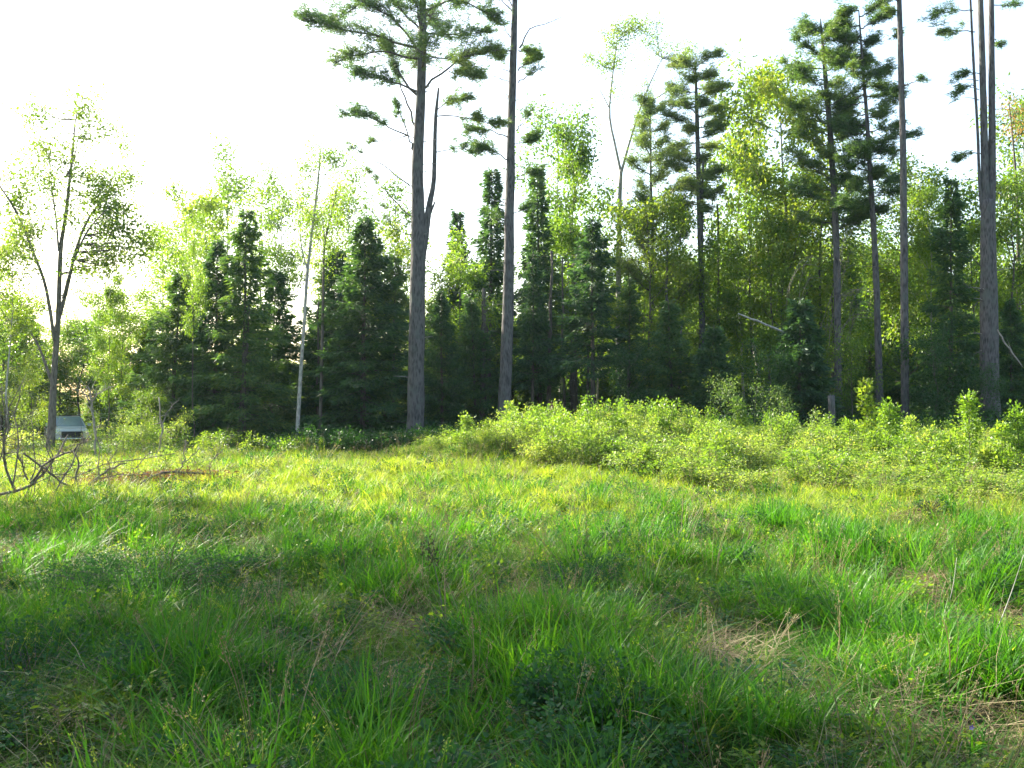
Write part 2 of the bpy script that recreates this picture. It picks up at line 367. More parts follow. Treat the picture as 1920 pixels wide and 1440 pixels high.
def build_grass():
    T = [tuft(40, (.28, .52), .075, (.006, .011), (.1, .7), (.0, .32), 11 + k, M['grass_lush']) for k in range(4)]
    T += [tuft(44, (.12, .30), .16, (.005, .009), (.2, 1.3), (.0, .6), 31 + k, M['grass']) for k in range(4)]
    T += [tuft(16, (.32, .56), .10, (.003, .005), (.3, 1.4), (.1, .5), 51 + k, M['grass']) for k in range(2)]
    T += [tuft(9, (.30, .52), .16, (.003, .0045), (.4, 1.4), (.2, .7), 71 + k, M['straw']) for k in range(2)]
    T += [tuft(40, (.20, .44), .13, (.006, .010), (.1, .9), (.0, .5), 81 + k, M['grass_sunlit_tone']) for k in range(3)]
    for k in range(3):                      # stems with drooping seed heads
        g = Geo(); q = np.random.default_rng(400 + k); m = 7; a = q.uniform(0, 6.28, m); h = q.uniform(.38, .62, m); b = np.stack([.08 * np.cos(a), .08 * np.sin(a), 0 * a], -1)
        for j in range(m):
            tip = b[j] + np.array((math.cos(a[j]) * h[j] * .35, math.sin(a[j]) * h[j] * .35, h[j])); p = smooth_path([b[j], b[j] * .5 + tip * .5 + np.array((0, 0, .06)), tip], 6); tube(g, p, np.linspace(.0022, .0012, 6), 3, 0, cap=False)
            hp = p[-1] + q.normal(0, .012, (16, 3)) - np.outer(q.uniform(0, .09, 16), unit(p[-1] - p[-2])); kites(g, hp, q.normal(0, .4, (16, 3)) + unit(p[-1] - p[-2]), .016, .006)
        T.append(g.mesh('seed_stems', M['straw'] if k else M['grass_sunlit_tone']))
    for k in range(3):                      # low broad-leaved weeds growing through the grass
        g, m_ = shrub_geo(.26, .34, 12, 210, .042, 420 + k, 'weed' if k < 2 else 'leaf', .035, low=.3); T.append(g.mesh('small_weed', m_))
    xs, ys, sc_ = [], [], []
    for y0, y1, d, s, sd in ((1.2, 6, 85, .95, 1), (6, 10, 72, 1.0, 2), (10, 16, 55, 1.0, 3), (16, 24, 34, 1.1, 4), (24, 46, 17, 1.35, 5)):
        x, y = field_points(y0, y1, d, seed=sd); xs.append(x); ys.append(y); sc_.append(np.full(len(x), s))
    x, y, s = map(np.concatenate, (xs, ys, sc_))
    r = np.random.default_rng(5)
    lush = vnoise(x, y, .85, 1) + .5 * vnoise(x, y, 2.3, 2); sm = straw_mask(x, y); tall = vnoise(x, y, .35, 3)
    keep = (r.uniform(size=len(x)) > sm * 1.02) & ~(in_thicket(x, y) & (r.uniform(size=len(x)) > .55)) & (np.hypot(x - HX, (y - HY)) > .12)
    x, y, s, lush, tall, sm = (a[keep] for a in (x, y, s, lush, tall, sm))
    n = len(x); u = r.uniform(size=n)
    idx = np.where(lush + r.normal(0, .12, n) > .10, r.integers(0, 4, n), r.integers(4, 8, n))
    idx = np.where(u < .14, r.integers(8, 10, n), idx); idx = np.where(u > .97, r.integers(10, 12, n), idx)
    yel = np.clip((y - 12) / 8, 0, .92) * (1 + .9 * vnoise(x, y, .45, 12)); idx = np.where(r.uniform(size=n) < yel, r.integers(12, 15, n), idx)  # brighter sunlit-coloured tufts replace the green ones with distance
    u2 = r.uniform(size=n); idx = np.where(u2 < .045, r.integers(15, 18, n), idx); idx = np.where(u2 > .93, r.integers(18, 21, n), idx)
    hs = .86 * s * r.uniform(.55, 1.25, n) * (1 + .35 * tall) * (1 + .55 * np.clip(lush, -.7, .65)) * (1 - .35 * sm)
    scl = np.stack([s * r.uniform(.85, 1.2, n), s * r.uniform(.85, 1.2, n), hs], -1)
    rot = np.stack([r.normal(0, .20, n), r.normal(0, .20, n), r.uniform(0, 6.283, n)], -1)
    pts = np.stack([x, y, ground_z(x, y)], -1)
    scatter('grass', pts, rot, scl, idx, T, 'long tufted green meadow grass, lush and uneven, covering the whole clearing', 'grass')
    # straw
    S = [tuft(34, (.08, .26), .26, (.003, .006), (.6, 2.4), (.6, 2.2), 91 + k, M['straw'], 3.0) for k in range(4)]
    xs, ys = [], []
    for y0, y1, d, sd in ((3, 8, 75, 21), (8, 16, 45, 22)):
        x, y = field_points(y0, y1, d, seed=sd); xs.append(x); ys.append(y)
    x, y = map(np.concatenate, (xs, ys)); sm = straw_mask(x, y); k = r.uniform(size=len(x)) < sm * .72 + .035
    x, y = x[k], y[k]; n = len(x)
    rot = np.stack([r.normal(0, .15, n), r.normal(0, .15, n), r.uniform(0, 6.283, n)], -1)
    scl = np.stack([r.uniform(.8, 1.3, n), r.uniform(.8, 1.3, n), r.uniform(.5, 1.0, n)], -1)
    scatter('dry_grass', np.stack([x, y, ground_z(x, y) + .01], -1), rot, scl, r.integers(0, 4, n), S,
            'flattened straw coloured dry grass lying in patches between the green tufts', 'dry grass')

# ------------------------------------------------------------------ shrubs
def shrub_geo(H, W, stems, leaves, lsize, seed, mat_leaf, clus=.09, wood='dark_bark', arch=.5, low=.15):
    """many thin stems fanning from the ground with leaves along them"""
    global rng
    keep = rng; rng = np.random.default_rng(seed); g = Geo(); LP, LD = [], []
    per = max(1, leaves // stems)
    for k in range(stems):
        a = rng.uniform(0, 6.283); r0 = W * .25 * math.sqrt(rng.uniform()); r1 = W * .5 * math.sqrt(rng.uniform(.05, 1)); h = H * rng.uniform(.6, 1.0)
        b = np.array((r0 * math.cos(a), r0 * math.sin(a), -.05)); d = np.array((math.cos(a), math.sin(a), 0))
        tip = b + d * r1 + np.array((0, 0, h)); mid = b + d * r1 * (.35) + np.array((0, 0, h * .6)); end = tip + d * arch * .3 * r1 - np.array((0, 0, arch * .12 * h))
        pts = smooth_path([b, mid, tip, end], 7); tube(g, pts, np.linspace(.007, .0025, 7) * (H ** .5), 3, 1)
        t = rng.uniform(low, 1, per) ** .8 * 5.999; i = t.astype(int); u = (t - i)[:, None]
        c = pts[i] * (1 - u) + pts[i + 1] * u
        off = rng.normal(0, clus, (per, 3)); LP.append(c + off); LD.append(off + d * .05 + rng.normal(0, .05, (per, 3)) + np.array((0, 0, -.01)))
    P, D = np.vstack(LP), np.vstack(LD); L = lsize * rng.uniform(.6, 1.25, len(P))
    kites(g, P, D, L, L * .62, 0, up=np.array((0, 0, 1.0)) + rng.normal(0, .75, (len(P), 3)))
    rng = keep
    return g, [M[mat_leaf], M[wood]]

build_grass()

def build_thicket():
    V = []
    for k in range(6):
        g, m = shrub_geo(1.15, 1.1, 17, 1150, .062, 200 + k, 'bramble', .075); V.append(g.mesh('bramble_bush', m))
    for k in range(2):
        g, m = shrub_geo(1.5, .6, 6, 520, .075, 260 + k, 'leaf_yellow', .06); V.append(g.mesh('young_shoots', m))
    r = np.random.default_rng(9); n = 5200
    px = r.uniform(680, 2150, n); y = r.uniform(15.5, 33.5, n); x = wx(px, y)
    k = in_thicket(x, y) & (r.uniform(size=n) < (y / 33.5) ** 1.0 * .52) & (vnoise(x, y, .8, 15) > -.24); x, y, px = x[k], y[k], px[k]; n = len(x)
    tall = vnoise(x, y, .30, 8); mid = vnoise(x, y, .9, 6)
    edge = np.clip((y - thicket_front(px)) / 3.0, 0, 1)
    h = (.60 + .32 * edge) * (1 + .35 * tall + .55 * mid) * np.interp(px, [680, 760, 850, 960, 1250, 1450, 1900], [.18, .34, .60, .95, .92, .76, .66]) * r.uniform(.6, 1.2, n)
    idx = np.where(r.uniform(size=n) < .30, r.integers(6, 8, n), r.integers(0, 6, n))
    scl = np.stack([r.uniform(.75, 1.1, n)] * 2 + [h], -1); rot = np.stack([r.normal(0, .08, n), r.normal(0, .08, n), r.uniform(0, 6.283, n)], -1)
    scatter('bramble_thicket', np.stack([x, y, ground_z(x, y)], -1), rot, scl, idx, V,
            'sunlit yellow green bramble thicket in front of the dark trees on the right', 'brambles')
    # shaded undergrowth along the foot of the wood
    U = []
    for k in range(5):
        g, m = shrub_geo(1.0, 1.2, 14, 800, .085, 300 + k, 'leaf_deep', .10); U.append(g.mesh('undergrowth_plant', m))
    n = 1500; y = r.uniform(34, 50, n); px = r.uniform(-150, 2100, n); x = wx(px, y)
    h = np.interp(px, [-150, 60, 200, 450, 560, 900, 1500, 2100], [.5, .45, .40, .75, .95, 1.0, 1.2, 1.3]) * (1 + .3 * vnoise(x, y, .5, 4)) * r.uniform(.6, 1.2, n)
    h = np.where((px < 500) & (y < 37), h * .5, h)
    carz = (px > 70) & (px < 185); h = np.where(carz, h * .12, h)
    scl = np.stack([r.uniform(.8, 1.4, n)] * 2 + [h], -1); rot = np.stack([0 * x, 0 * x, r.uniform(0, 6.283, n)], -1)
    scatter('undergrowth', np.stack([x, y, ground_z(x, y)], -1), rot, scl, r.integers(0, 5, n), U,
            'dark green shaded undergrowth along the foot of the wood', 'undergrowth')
build_thicket()

# ------------------------------------------------------------------ trees: generators
def wobble_path(p0, p1, n, amp, seed):
    r = np.random.default_rng(seed); t = np.linspace(0, 1, n)[:, None]
    w = np.cumsum(r.normal(0, 1, (n, 3)), 0); w -= w[0] + (w[-1] - w[0]) * t; w[:, 2] = 0
    return np.asarray(p0) + (np.asarray(p1) - np.asarray(p0)) * t + amp * w / math.sqrt(n)

def spruce(H, Rb, seed, dens=1.0, bare=.04, droop=.35, ragged=.25, mat='spruce', needle=(.15, .32), w=.068):
    global rng
    keep = rng; rng = np.random.default_rng(seed)
    tr, cr = Geo(), Geo(); tp = wobble_path((0, 0, -.2), (rng.normal(0, .15), rng.normal(0, .15), H), 12, .06, seed)
    tube(tr, tp, np.linspace(H * .011 + .02, .012, 12), 7, 0)
    z = max(.2, H * bare); ph = 0
    P, D, Ls = [], [], []
    side = rng.uniform(.75, 1.1, 8)
    while z < H * .985:
        f = z / H; L0 = Rb * (1 - f) ** .82 * (1 - .25 * math.exp(-f * 9)) + .10
        nb = int(4 + 3 * rng.uniform()); ph += rng.uniform(.3, 2.2)
        for b in range(nb):
            a = ph + b * 6.283 / nb + rng.normal(0, .18); L = L0 * rng.uniform(1 - ragged * 1.6, 1 + ragged * .7) * side[int(a / .785) % 8]
            if L < .06: continue
            el = .45 * f + .18 - droop * (1 - f) + rng.normal(0, .13); zb = z + rng.uniform(-.16, .16); n = max(3, int(L / .25) + 2); s = np.linspace(0, 1, n)
            d = np.array((math.cos(a), math.sin(a), 0.)); sd = np.array((-d[1], d[0], 0))
            base = np.array((np.interp(zb, tp[:, 2], tp[:, 0]), np.interp(zb, tp[:, 2], tp[:, 1]), zb))
            pts = base + d * (L * s)[:, None] + np.array((0, 0, 1.))[None] * ((el * s - droop * .75 * s ** 2 + .32 * droop * s ** 3.5) * L)[:, None]
            tube(tr, pts, np.linspace(.006 + .007 * L, .003, n), 3, 0, cap=False)
            m = int(dens * 62 * L * (.55 + .5 * L)) + 14
            t = rng.uniform(.12, 1, m) ** .75; q = t * (n - 1) * .9999; i = q.astype(int); u = (q - i)[:, None]
            c = pts[i] * (1 - u) + pts[i + 1] * u
            wid = .36 * L * (1 - t) ** .6 * t ** .35 + .05
            lat = rng.uniform(-1, 1, m); c = c + sd * (lat * wid)[:, None] + d * (abs(lat) * wid * .5)[:, None] * 1.0
            c[:, 2] += rng.normal(-.05, .07, m) - .25 * abs(lat) * wid
            P.append(c); D.append(d[None] * (.7 + .3 * rng.uniform(size=(m, 1))) + sd * (lat * 1.0 + rng.normal(0, .35, m))[:, None] + np.stack([0 * t, 0 * t, rng.normal(-.28, .38, m)], -1))
        z += (.20 + .016 * H) * .52 * rng.uniform(.6, 1.4) * (1 - .35 * f)
    P, D = np.vstack(P), np.vstack(D); L = rng.uniform(*needle, len(P))
    kites(cr, P, D, L, w * rng.uniform(.7, 1.4, len(P)))
    rng = keep
    return dict(kind='spruce', H=H, trunk=tr.mesh('trunk', M['dark_bark']), crown=cr.mesh('crown', M[mat]))

def needle_bough(g, pts, f0, size, n_t, flat=.35, r0=.04, twig=True, dens=1.0):
    """a pine limb: wood (slot 1) and flattened sprays of long needles (slot 0) along its outer part"""
    n = len(pts); tube(g, pts, np.linspace(r0, r0 * .22, n), 5, 1); size = size * 1.7
    cs = []
    Lb = np.linalg.norm(np.diff(pts, axis=0), axis=1).sum()
    d0 = unit(pts[-1] - pts[0]); sd = unit(np.cross(d0, (0, 0, 1.)))
    f0 = f0 * .7; n_t = int(n_t * 1.7)
    for k in range(n_t):
        t = f0 + (1 - f0) * rng.uniform() ** .8; q = t * (n - 1) * .9999; i = int(q); c = pts[i] + (pts[i + 1] - pts[i]) * (q - i)
        lat = rng.uniform(-1, 1) * size * (1.25 - .8 * t) * rng.uniform(.5, 1.2); tip = c + sd * lat + d0 * abs(lat) * .8 + np.array((0, 0, rng.normal(.12, .24) * size))
        if twig: tube(g, smooth_path([c, (c + tip) / 2 + np.array((0, 0, -.03)), tip], 4), [r0 * .3, r0 * .22, r0 * .15, r0 * .1], 3, 1, cap=False)
        m = 4 + int(4 * dens); s = rng.uniform(.15, 1.15, m)[:, None]; cs.append(c + (tip - c) * s + rng.normal(0, 1, (m, 3)) * np.array((.12, .12, .16 * flat)) * size * .8)
    C = np.vstack(cs); m = int(7 * dens); PP = np.repeat(C, m, 0) + rng.normal(0, .06, (len(C) * m, 3)) * np.array((1, 1, .6))
    D = rng.normal(0, 1, PP.shape) * np.array((1, 1, .5)) + d0 * .8 + np.array((0, 0, .15))
    slivers(g, PP, D, rng.uniform(.12, .22, len(PP)), rng.uniform(.020, .034, len(PP)), 0)

def white_pine(H, W, seed, start=.45, n_b=26, up=.35, size=.75, dens=1.0, r=.13, lean=(0, 0), mat='pine'):
    global rng
    keep = rng; rng = np.random.default_rng(seed)
    tr, cr = Geo(), Geo(); tp = wobble_path((0, 0, -.2), (lean[0], lean[1], H), 14, .12, seed)
    tube(tr, tp, np.r_[np.linspace(r * 1.15, r, 2), np.linspace(r * .95, .02, 12)], 9, 0, rough=.03)
    a = 0
    for k in range(n_b):
        f = start + (1 - start) * (k / n_b) ** .9 * .98; z = f * H; a += 2.4 + rng.normal(0, .4)
        L = W * (1 - ((f - start) / (1 - start)) ** 1.6 * .82) * rng.uniform(.6, 1.15)
        b = np.array((np.interp(z, tp[:, 2], tp[:, 0]), np.interp(z, tp[:, 2], tp[:, 1]), z)); d = np.array((math.cos(a), math.sin(a), 0))
        u = up * rng.uniform(.5, 1.4) + .5 * (f - start)
        pts = smooth_path([b, b + d * L * .5 + np.array((0, 0, L * u * .35)), b + d * L + np.array((0, 0, L * u))], 8)
        needle_bough(cr, pts, .28, size * (.5 + .5 * L / W), int(9 + 13 * L / W), r0=.02 + .012 * L, dens=dens)
    # leader tuft
    needle_bough(cr, smooth_path([tp[-2], tp[-1] + np.array((0, 0, .2))], 4), .1, size * .4, 10, flat=1.2, r0=.015, dens=dens)
    rng = keep
    return dict(kind='pine', H=H, trunk=tr.mesh('trunk', M['pine_bark']), crown=cr.mesh('crown', [M[mat], M['dark_bark']]))

def leafy(H, W, seed, base=.3, limbs=16, leaves=10000, lsize=.135, up=.9, r=.07, clus=.22, mat='leaf', bark='dark_bark', lean=(0, 0), subs=6, sparse_top=0., bare_side=None, trunk=None):
    """broad-leaved tree: leaning trunk, rising limbs, twigs and separate leaves gathered in clumps"""
    global rng
    keep = rng; rng = np.random.default_rng(seed)
    tr, lm, cr = Geo(), Geo(), Geo()
    tp = wobble_path((0, 0, -.2), (lean[0], lean[1], H * .93), 14, .25, seed) if trunk is None else trunk
    tube(tr, tp, np.linspace(r, .014, len(tp)) + np.r_[r * .25, np.zeros(len(tp) - 1)], 8, 0, rough=.02)
    clumps = []; zt = tp[:, 2]
    for k in range(limbs):
        f = base + (1 - base) * (k + rng.uniform()) / limbs; z = f * zt[-1]; a = k * 2.4 + rng.normal(0, .5)
        b = np.array([np.interp(z, zt, tp[:, c]) for c in (0, 1)] + [z]); g_ = (f - base) / (1 - base)
        L = W * (.55 + .9 * math.sin(min(1, g_ * .85 + .15) * math.pi) ** .8) * rng.uniform(.5, 1.1) * .72
        d = np.array((math.cos(a), math.sin(a), 0)); u = up * rng.uniform(.6, 1.35)
        pts = smooth_path([b, b + d * L * .5 + np.array((0, 0, L * u * .4)), b + d * L + np.array((0, 0, L * u * 1.05))], 7)
        tube(lm, pts, np.linspace(r * .36 * (1.15 - g_ * .8), .005, 7), 5, 0, cap=False)
        for s in range(subs):
            t = rng.uniform(.3, 1); q = t * 5.999; i = int(q); c = pts[i] + (pts[i + 1] - pts[i]) * (q - i)
            dd = unit(d * rng.uniform(.1, 1) + rng.normal(0, .7, 3) + np.array((0, 0, .55 * up))); l2 = L * rng.uniform(.25, .55)
            p2 = smooth_path([c, c + dd * l2 * .5 + rng.normal(0, .05, 3), c + dd * l2], 4); tube(lm, p2, [.010, .007, .005, .003], 3, 0, cap=False)
            for q_ in (.45, .8, 1.0): clumps.append(c + (p2[-1] - c) * q_ + rng.normal(0, .06, 3))
    clumps.append(tp[-1]); clumps = np.array(clumps)
    wgt = rng.uniform(.05, 1, len(clumps)) ** 1.6 * (1 - sparse_top * clumps[:, 2] / H); wgt /= wgt.sum()
    ii = rng.choice(len(clumps), leaves, p=wgt)
    off = rng.normal(0, clus, (leaves, 3)) * np.array((1, 1, .75)); P = clumps[ii] + off
    kites(cr, P, off * .7 + np.array((0, 0, -.10)) + rng.normal(0, .1, (leaves, 3)), lsize * rng.uniform(.6, 1.25, leaves), lsize * .66 * rng.uniform(.6, 1.2, leaves),
          0, up=np.array((0, 0, 1.)) + rng.normal(0, .7, (leaves, 3)))
    rng = keep
    return dict(kind='leafy', H=H, trunk=tr.mesh('trunk', M[bark]), crown=cr.mesh('crown', M[mat]), limbs=lm.mesh('branches', M[bark]))

def place(v, name, px, D, top=None, H=None, label=None, cat='tree', group=None, rz=None, fat=1.0):
    x = wx(px, D); z0 = gz(x, D) - .05
    if H is None: H = wz(top, D) - z0
    s = H / v['H']; o = empty(name, (x, D, z0), random.uniform(0, 6.28) if rz is None else rz); o.scale = (s * fat, s * fat, s)
    tag(o, label, cat, group)
    for part in ('trunk', 'crown', 'limbs'):
        if v.get(part): link(bpy.data.objects.new({'limbs': 'branches'}.get(part, part), v[part]), o)
    return o

# ---- variants
SP = [spruce(10, 2.5, 1, ragged=.5, dens=.8), spruce(10, 2.0, 2, ragged=.6, dens=.75), spruce(9, 2.7, 3, ragged=.5, dens=.8), spruce(11, 1.5, 4, dens=.7, ragged=.6, droop=.5)]
SPH = spruce(10, 2.4, 7, ragged=.5, dens=.8, bare=.36)
SPB = spruce(6, 1.7, 5, dens=1.0, bare=.02, droop=.25)                       # low bushy
LF = [leafy(10, 2.0, 11), leafy(11, 1.7, 12, base=.25, up=1.1), leafy(9, 2.3, 13, base=.2, limbs=20, leaves=12000), leafy(12, 1.6, 14, base=.4, leaves=7500, bark='pale_bark', up=1.2)]
LY = [leafy(9, 2.0, 15, mat='leaf_yellow', base=.2, leaves=9500), leafy(11, 1.7, 16, mat='leaf_yellow', base=.35, leaves=7000, bark='pale_bark')]
TH = [leafy(12, 1.5, 17, base=.55, limbs=11, leaves=5000, bark='pale_bark', up=1.2, clus=.26), leafy(12, 1.3, 18, base=.5, limbs=10, leaves=4200, mat='leaf_yellow', up=1.3, clus=.24)]
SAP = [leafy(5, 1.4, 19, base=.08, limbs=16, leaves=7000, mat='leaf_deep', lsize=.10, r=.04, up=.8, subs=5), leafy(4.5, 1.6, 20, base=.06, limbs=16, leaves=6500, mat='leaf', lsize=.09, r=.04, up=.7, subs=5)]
PN = [white_pine(14, 1.9, 21, start=.35, n_b=34, mat='pine_light', size=.6, dens=.8), white_pine(15, 2.3, 22, start=.45, n_b=30, up=.25), white_pine(13, 1.5, 23, start=.3, n_b=34, up=.5)]

# ---- hand placed trees, left to right: (variants, name, px, depth, top row, label, category, fatness)
G_ = 'trees of the wood edge'
hand = [
 (TH[0], 'slender_tree', 22, 37, 430, 'thin dark stemmed tree with few leaves at the very left edge of the photo', 1.0),
 (LF[0], 'leafy_tree', -40, 41, 470, 'green leafy tree cut by the left frame edge behind the thin stem', 1.0),
 (LF[2], 'leafy_tree', 30, 52, 560, 'low round green tree behind the grey trunk of the tall sparse tree', 1.0),
 (LY[0], 'young_maple', 185, 58, 565, 'glowing yellow green maple just right of the tall sparse grey tree', 1.1),
 (LF[2], 'young_maple', 228, 45, 545, 'green maple with a pointed top left of the dark spruce group', .9),
 (LF[1], 'leafy_tree', 205, 43, 520, 'narrow light green tree leaning out behind the maples on the left', .7),
 (LF[2], 'leafy_tree', 110, 58, 610, 'low green tree behind the parked vehicle', 1.3),
 (SP[2], 'spruce_tree', 60, 57, 590, 'dark spruce behind the tall sparse tree at far left', 1.2),
 (SP[2], 'spruce_tree', 262, 46, 600, 'low dark spruce beside the leftmost of the spruce group', 1.1),
 (LF[0], 'leafy_tree', 150, 56, 600, 'small leafy tree right behind the parked vehicle', 1.5),
 (LF[2], 'leafy_tree', 215, 55, 590, 'broad leafy tree between the vehicle and the spruce group', 1.3),
 (LF[2], 'leafy_tree', 0, 50, 575, 'broad leafy tree at the left frame edge', 1.2),
 (SP[2], 'spruce_tree', 318, 42, 505, 'dark spruce, leftmost and lowest of the dark group on the left', 1.0),
 (LY[1], 'leafy_tree', 380, 46, 345, 'yellow green leafy tree rising out of the dark spruces on the left', .95),
 (SP[0], 'spruce_tree', 400, 41, 450, 'dark spruce with broad sides in the middle of the left group', 1.0),
 (SP[1], 'spruce_tree', 458, 40, 395, 'dark pointed spruce, tallest and narrowest of the left group', 1.0),
 (SP[2], 'spruce_tree', 505, 43, 500, 'dark low spruce on the right flank of the left group', .95),
 (TH[1], 'slender_tree', 362, 39.0, 400, 'slim pale stem standing in front of the left dark spruces', .5),
 (TH[0], 'slender_tree', 428, 57, 290, 'faint thin far tree showing highest above the left spruce group', 1.0),
 (TH[1], 'slender_tree', 340, 52, 350, 'pale thin tree above the leftmost dark spruce', 1.0),
 (TH[0], 'slender_tree', 300, 55, 420, 'small faint far tree between the maples and the spruce group', 1.1),
 (TH[1], 'slender_tree', 490, 53, 340, 'washed out thin tree right above the shoulder of the tallest left spruce', 1.0),
 (TH[0], 'slender_tree', 655, 55, 330, 'pale far tree showing left above the pointed spruce', 1.0),
 (TH[1], 'slender_tree', 740, 52, 345, 'pale thin tree touching the left side of the big forked pine', 1.2),
 (TH[0], 'slender_tree', 1045, 52, 200, 'faint arched tree between the bare pine and the forked tree', 1.0),
 (TH[0], 'slender_tree', 528, 50, 330, 'thin far tree washed out by the sky between spruces and birch pair', .8),
 (TH[0], 'slender_tree', 606, 44, 360, 'thin dark tree close to the right of the pale leaning birch', .8),
 (SP[2], 'spruce_tree', 600, 43, 560, 'low dark spruce behind the foot of the pale birch', .9),
 (SP[0], 'spruce_tree', 680, 41, 408, 'dark pointed spruce left of the big forked pine', 1.15),
 (SP[2], 'spruce_tree', 640, 44, 470, 'dark spruce pressed against the left side of the pointed one', 1.0),
 (LF[0], 'leafy_tree', 720, 47, 420, 'light green leafy tree behind the spruce left of the big pine', .9),
 (SP[1], 'spruce_tree', 738, 42, 480, 'dark spruce touching the big pine trunk on its left', 1.0),
 (SP[3], 'spruce_tree', 856, 50, 392, 'small pointed fir top showing between the two big pine trunks', .9),
 (LY[0], 'leafy_tree', 862, 45, 470, 'bright green leafy tree between the two big pine trunks', .9),
 (SP[0], 'spruce_tree', 830, 42, 545, 'dark spruce right behind the big forked pine', .95),
 (SP[3], 'spruce_tree', 917, 46, 312, 'slim tall fir touching the bare pine trunk on its left', 1.05),
 (SP[2], 'spruce_tree', 895, 43, 560, 'dark spruce filling the gap low between the two big trunks', .9),
 (SP[3], 'spruce_tree', 1012, 46, 308, 'slim pointed fir just right of the bare pine trunk', .9),
 (SPH, 'spruce_tree', 1000, 42, 470, 'dark spruce low to the right of the bare pine trunk', .75),
 (LF[1], 'leafy_tree', 1072, 47, 240, 'loose tree with a thin bent top above the dark centre spruce', .75),
 (SPH, 'spruce_tree', 1110, 41, 405, 'broad dark spruce in the centre, left of the forked tree', 1.0),
 (LY[0], 'leafy_tree', 1080, 48, 385, 'bright green leafy tree shining behind the centre spruce', 1.0),
 (SP[1], 'spruce_tree', 1180, 42, 520, 'dark spruce under the forked tree', 1.0),
 (PN[0], 'pine_tree', 1222, 46, 185, 'soft grey green pine just right of the forked tree', .95),
 (LF[2], 'leafy_tree', 1215, 44, 375, 'green maple under the soft grey green pine', .85),
 (LY[0], 'leafy_tree', 1280, 46, 345, 'bright yellow green maple below the round topped pine', .85),
 (SP[2], 'spruce_tree', 1262, 40, 560, 'dark low spruce with layered boughs below the bright maple', 1.05),
 (LF[0], 'leafy_tree', 1350, 45, 440, 'green leafy tree right below the round topped pine', .8),
 (LY[1], 'leafy_tree', 1392, 48, 225, 'yellow crowned thin tree between round topped pine and dense pine', .75),
 (LF[3], 'leafy_tree', 1425, 50, 110, 'tall airy pale green tree left of the dense dark pine', 1.0),
 (LF[0], 'leafy_tree', 1470, 44, 130, 'tall green tree standing close to the left of the dense dark pine', .85),
 (LF[2], 'leafy_tree', 1440, 43, 420, 'bushy green tree at half height left of the dense dark pine', .9),
 (SPB, 'spruce_tree', 1500, 38, 560, 'very dark low spruce left of the hanging dead branches', 1.1),
 (SPB, 'spruce_tree', 1330, 39, 610, 'dark bushy young spruce in the middle right of the wood edge', 1.0),
 (LF[1], 'leafy_tree', 1560, 44, 330, 'leafy tree filling below the dense dark pine', 1.0),
 (LF[0], 'leafy_tree', 1700, 46, 300, 'green leafy tree behind the straight bare trunk on the right', .9),
 (SP[1], 'spruce_tree', 1785, 42, 335, 'ragged dark conifer between the bare trunk and the triple trunk', .85),
 (LY[1], 'leafy_tree', 1745, 44, 325, 'small leafy tree with a pale broken top right of the bare trunk', .6),
 (LY[0], 'leafy_tree', 1822, 45, 385, 'bright green leafy tree just left of the triple trunk', .8),
 (LF[2], 'leafy_tree', 1905, 43, 330, 'dense green tree right of the triple trunk', .9),
 (LF[3], 'leafy_tree', 1925, 52, 165, 'tall thin tree at the right edge behind the triple trunk', .9),
 (SP[0], 'spruce_tree', 1895, 40, 560, 'dark spruce at the right edge beside the triple trunk', 1.0),
 (SAP[0], 'young_tree', 1750, 37, 625, 'fresh green young tree between bare trunk and triple trunk', 1.0),
 (SAP[0], 'young_tree', 1440, 36.5, 655, 'fresh green young tree in front of the leaning log', .9),
 (SAP[1], 'young_tree', 1600, 38, 640, 'bushy young tree below the hanging dead branches', .8),
 (SAP[0], 'young_tree', 1180, 39, 660, 'dark green young tree below the forked tree', .8),
 (SAP[1], 'young_tree', 268, 39, 735, 'pale green young bush to the right of the parked vehicle', 1.0),
 (SAP[1], 'young_tree', 50, 40, 700, 'green bush left of the parked vehicle under the sparse tree', .9),
 (SAP[0], 'young_tree', 1850, 36, 700, 'dark green young tree in front of the triple trunk', .9),
]
for k, (v, name, px, D, top, label, fat) in enumerate(hand):
    place(v, name, px, D, top, label=label, group=G_, fat=fat, rz=k * 1.7)

# ---- trees deeper in the wood that nothing tells apart
r = np.random.default_rng(77)
LAND = [(60, 'behind the tall sparse grey tree'), (200, 'behind the glowing left maples'), (310, 'behind the leftmost dark spruce'), (400, 'behind the left spruce group'), (490, 'behind the tallest left spruce'), (570, 'behind the slim pale birch'),
        (650, 'behind the pointed spruce left of the big pine'), (720, 'just left of the big forked pine'), (820, 'just right of the big forked pine'), (900, 'left of the bare pine trunk'), (990, 'right of the bare pine trunk'), (1070, 'behind the centre spruce'),
        (1150, 'behind the forked tree'), (1230, 'behind the soft grey green pine'), (1320, 'behind the round topped pine'), (1400, 'above the leaning log'), (1480, 'behind the very dark low spruce'), (1560, 'behind the hanging dead branches'), (1640, 'behind the paired dense pines'),
        (1700, 'behind the straight bare trunk'), (1770, 'behind the fresh green young tree on the right'), (1850, 'behind the triple trunk'), (1930, 'at the right frame edge')]
SEEN = {}
def inner_label(v, px):
    what = {'spruce': 'dark fir', 'pine': 'pine', 'leafy': 'leafy tree'}[v['kind']]
    if v in LY: what = 'yellow green leafy tree'
    if v is LF[3]: what = 'thin airy tree'
    l = what + ' deeper in the wood ' + min(LAND, key=lambda a: abs(a[0] - px))[1]; SEEN[l] = SEEN.get(l, 0) + 1
    return l + ('', ', second from left', ', third from left', ', fourth from left')[min(SEEN[l] - 1, 3)]
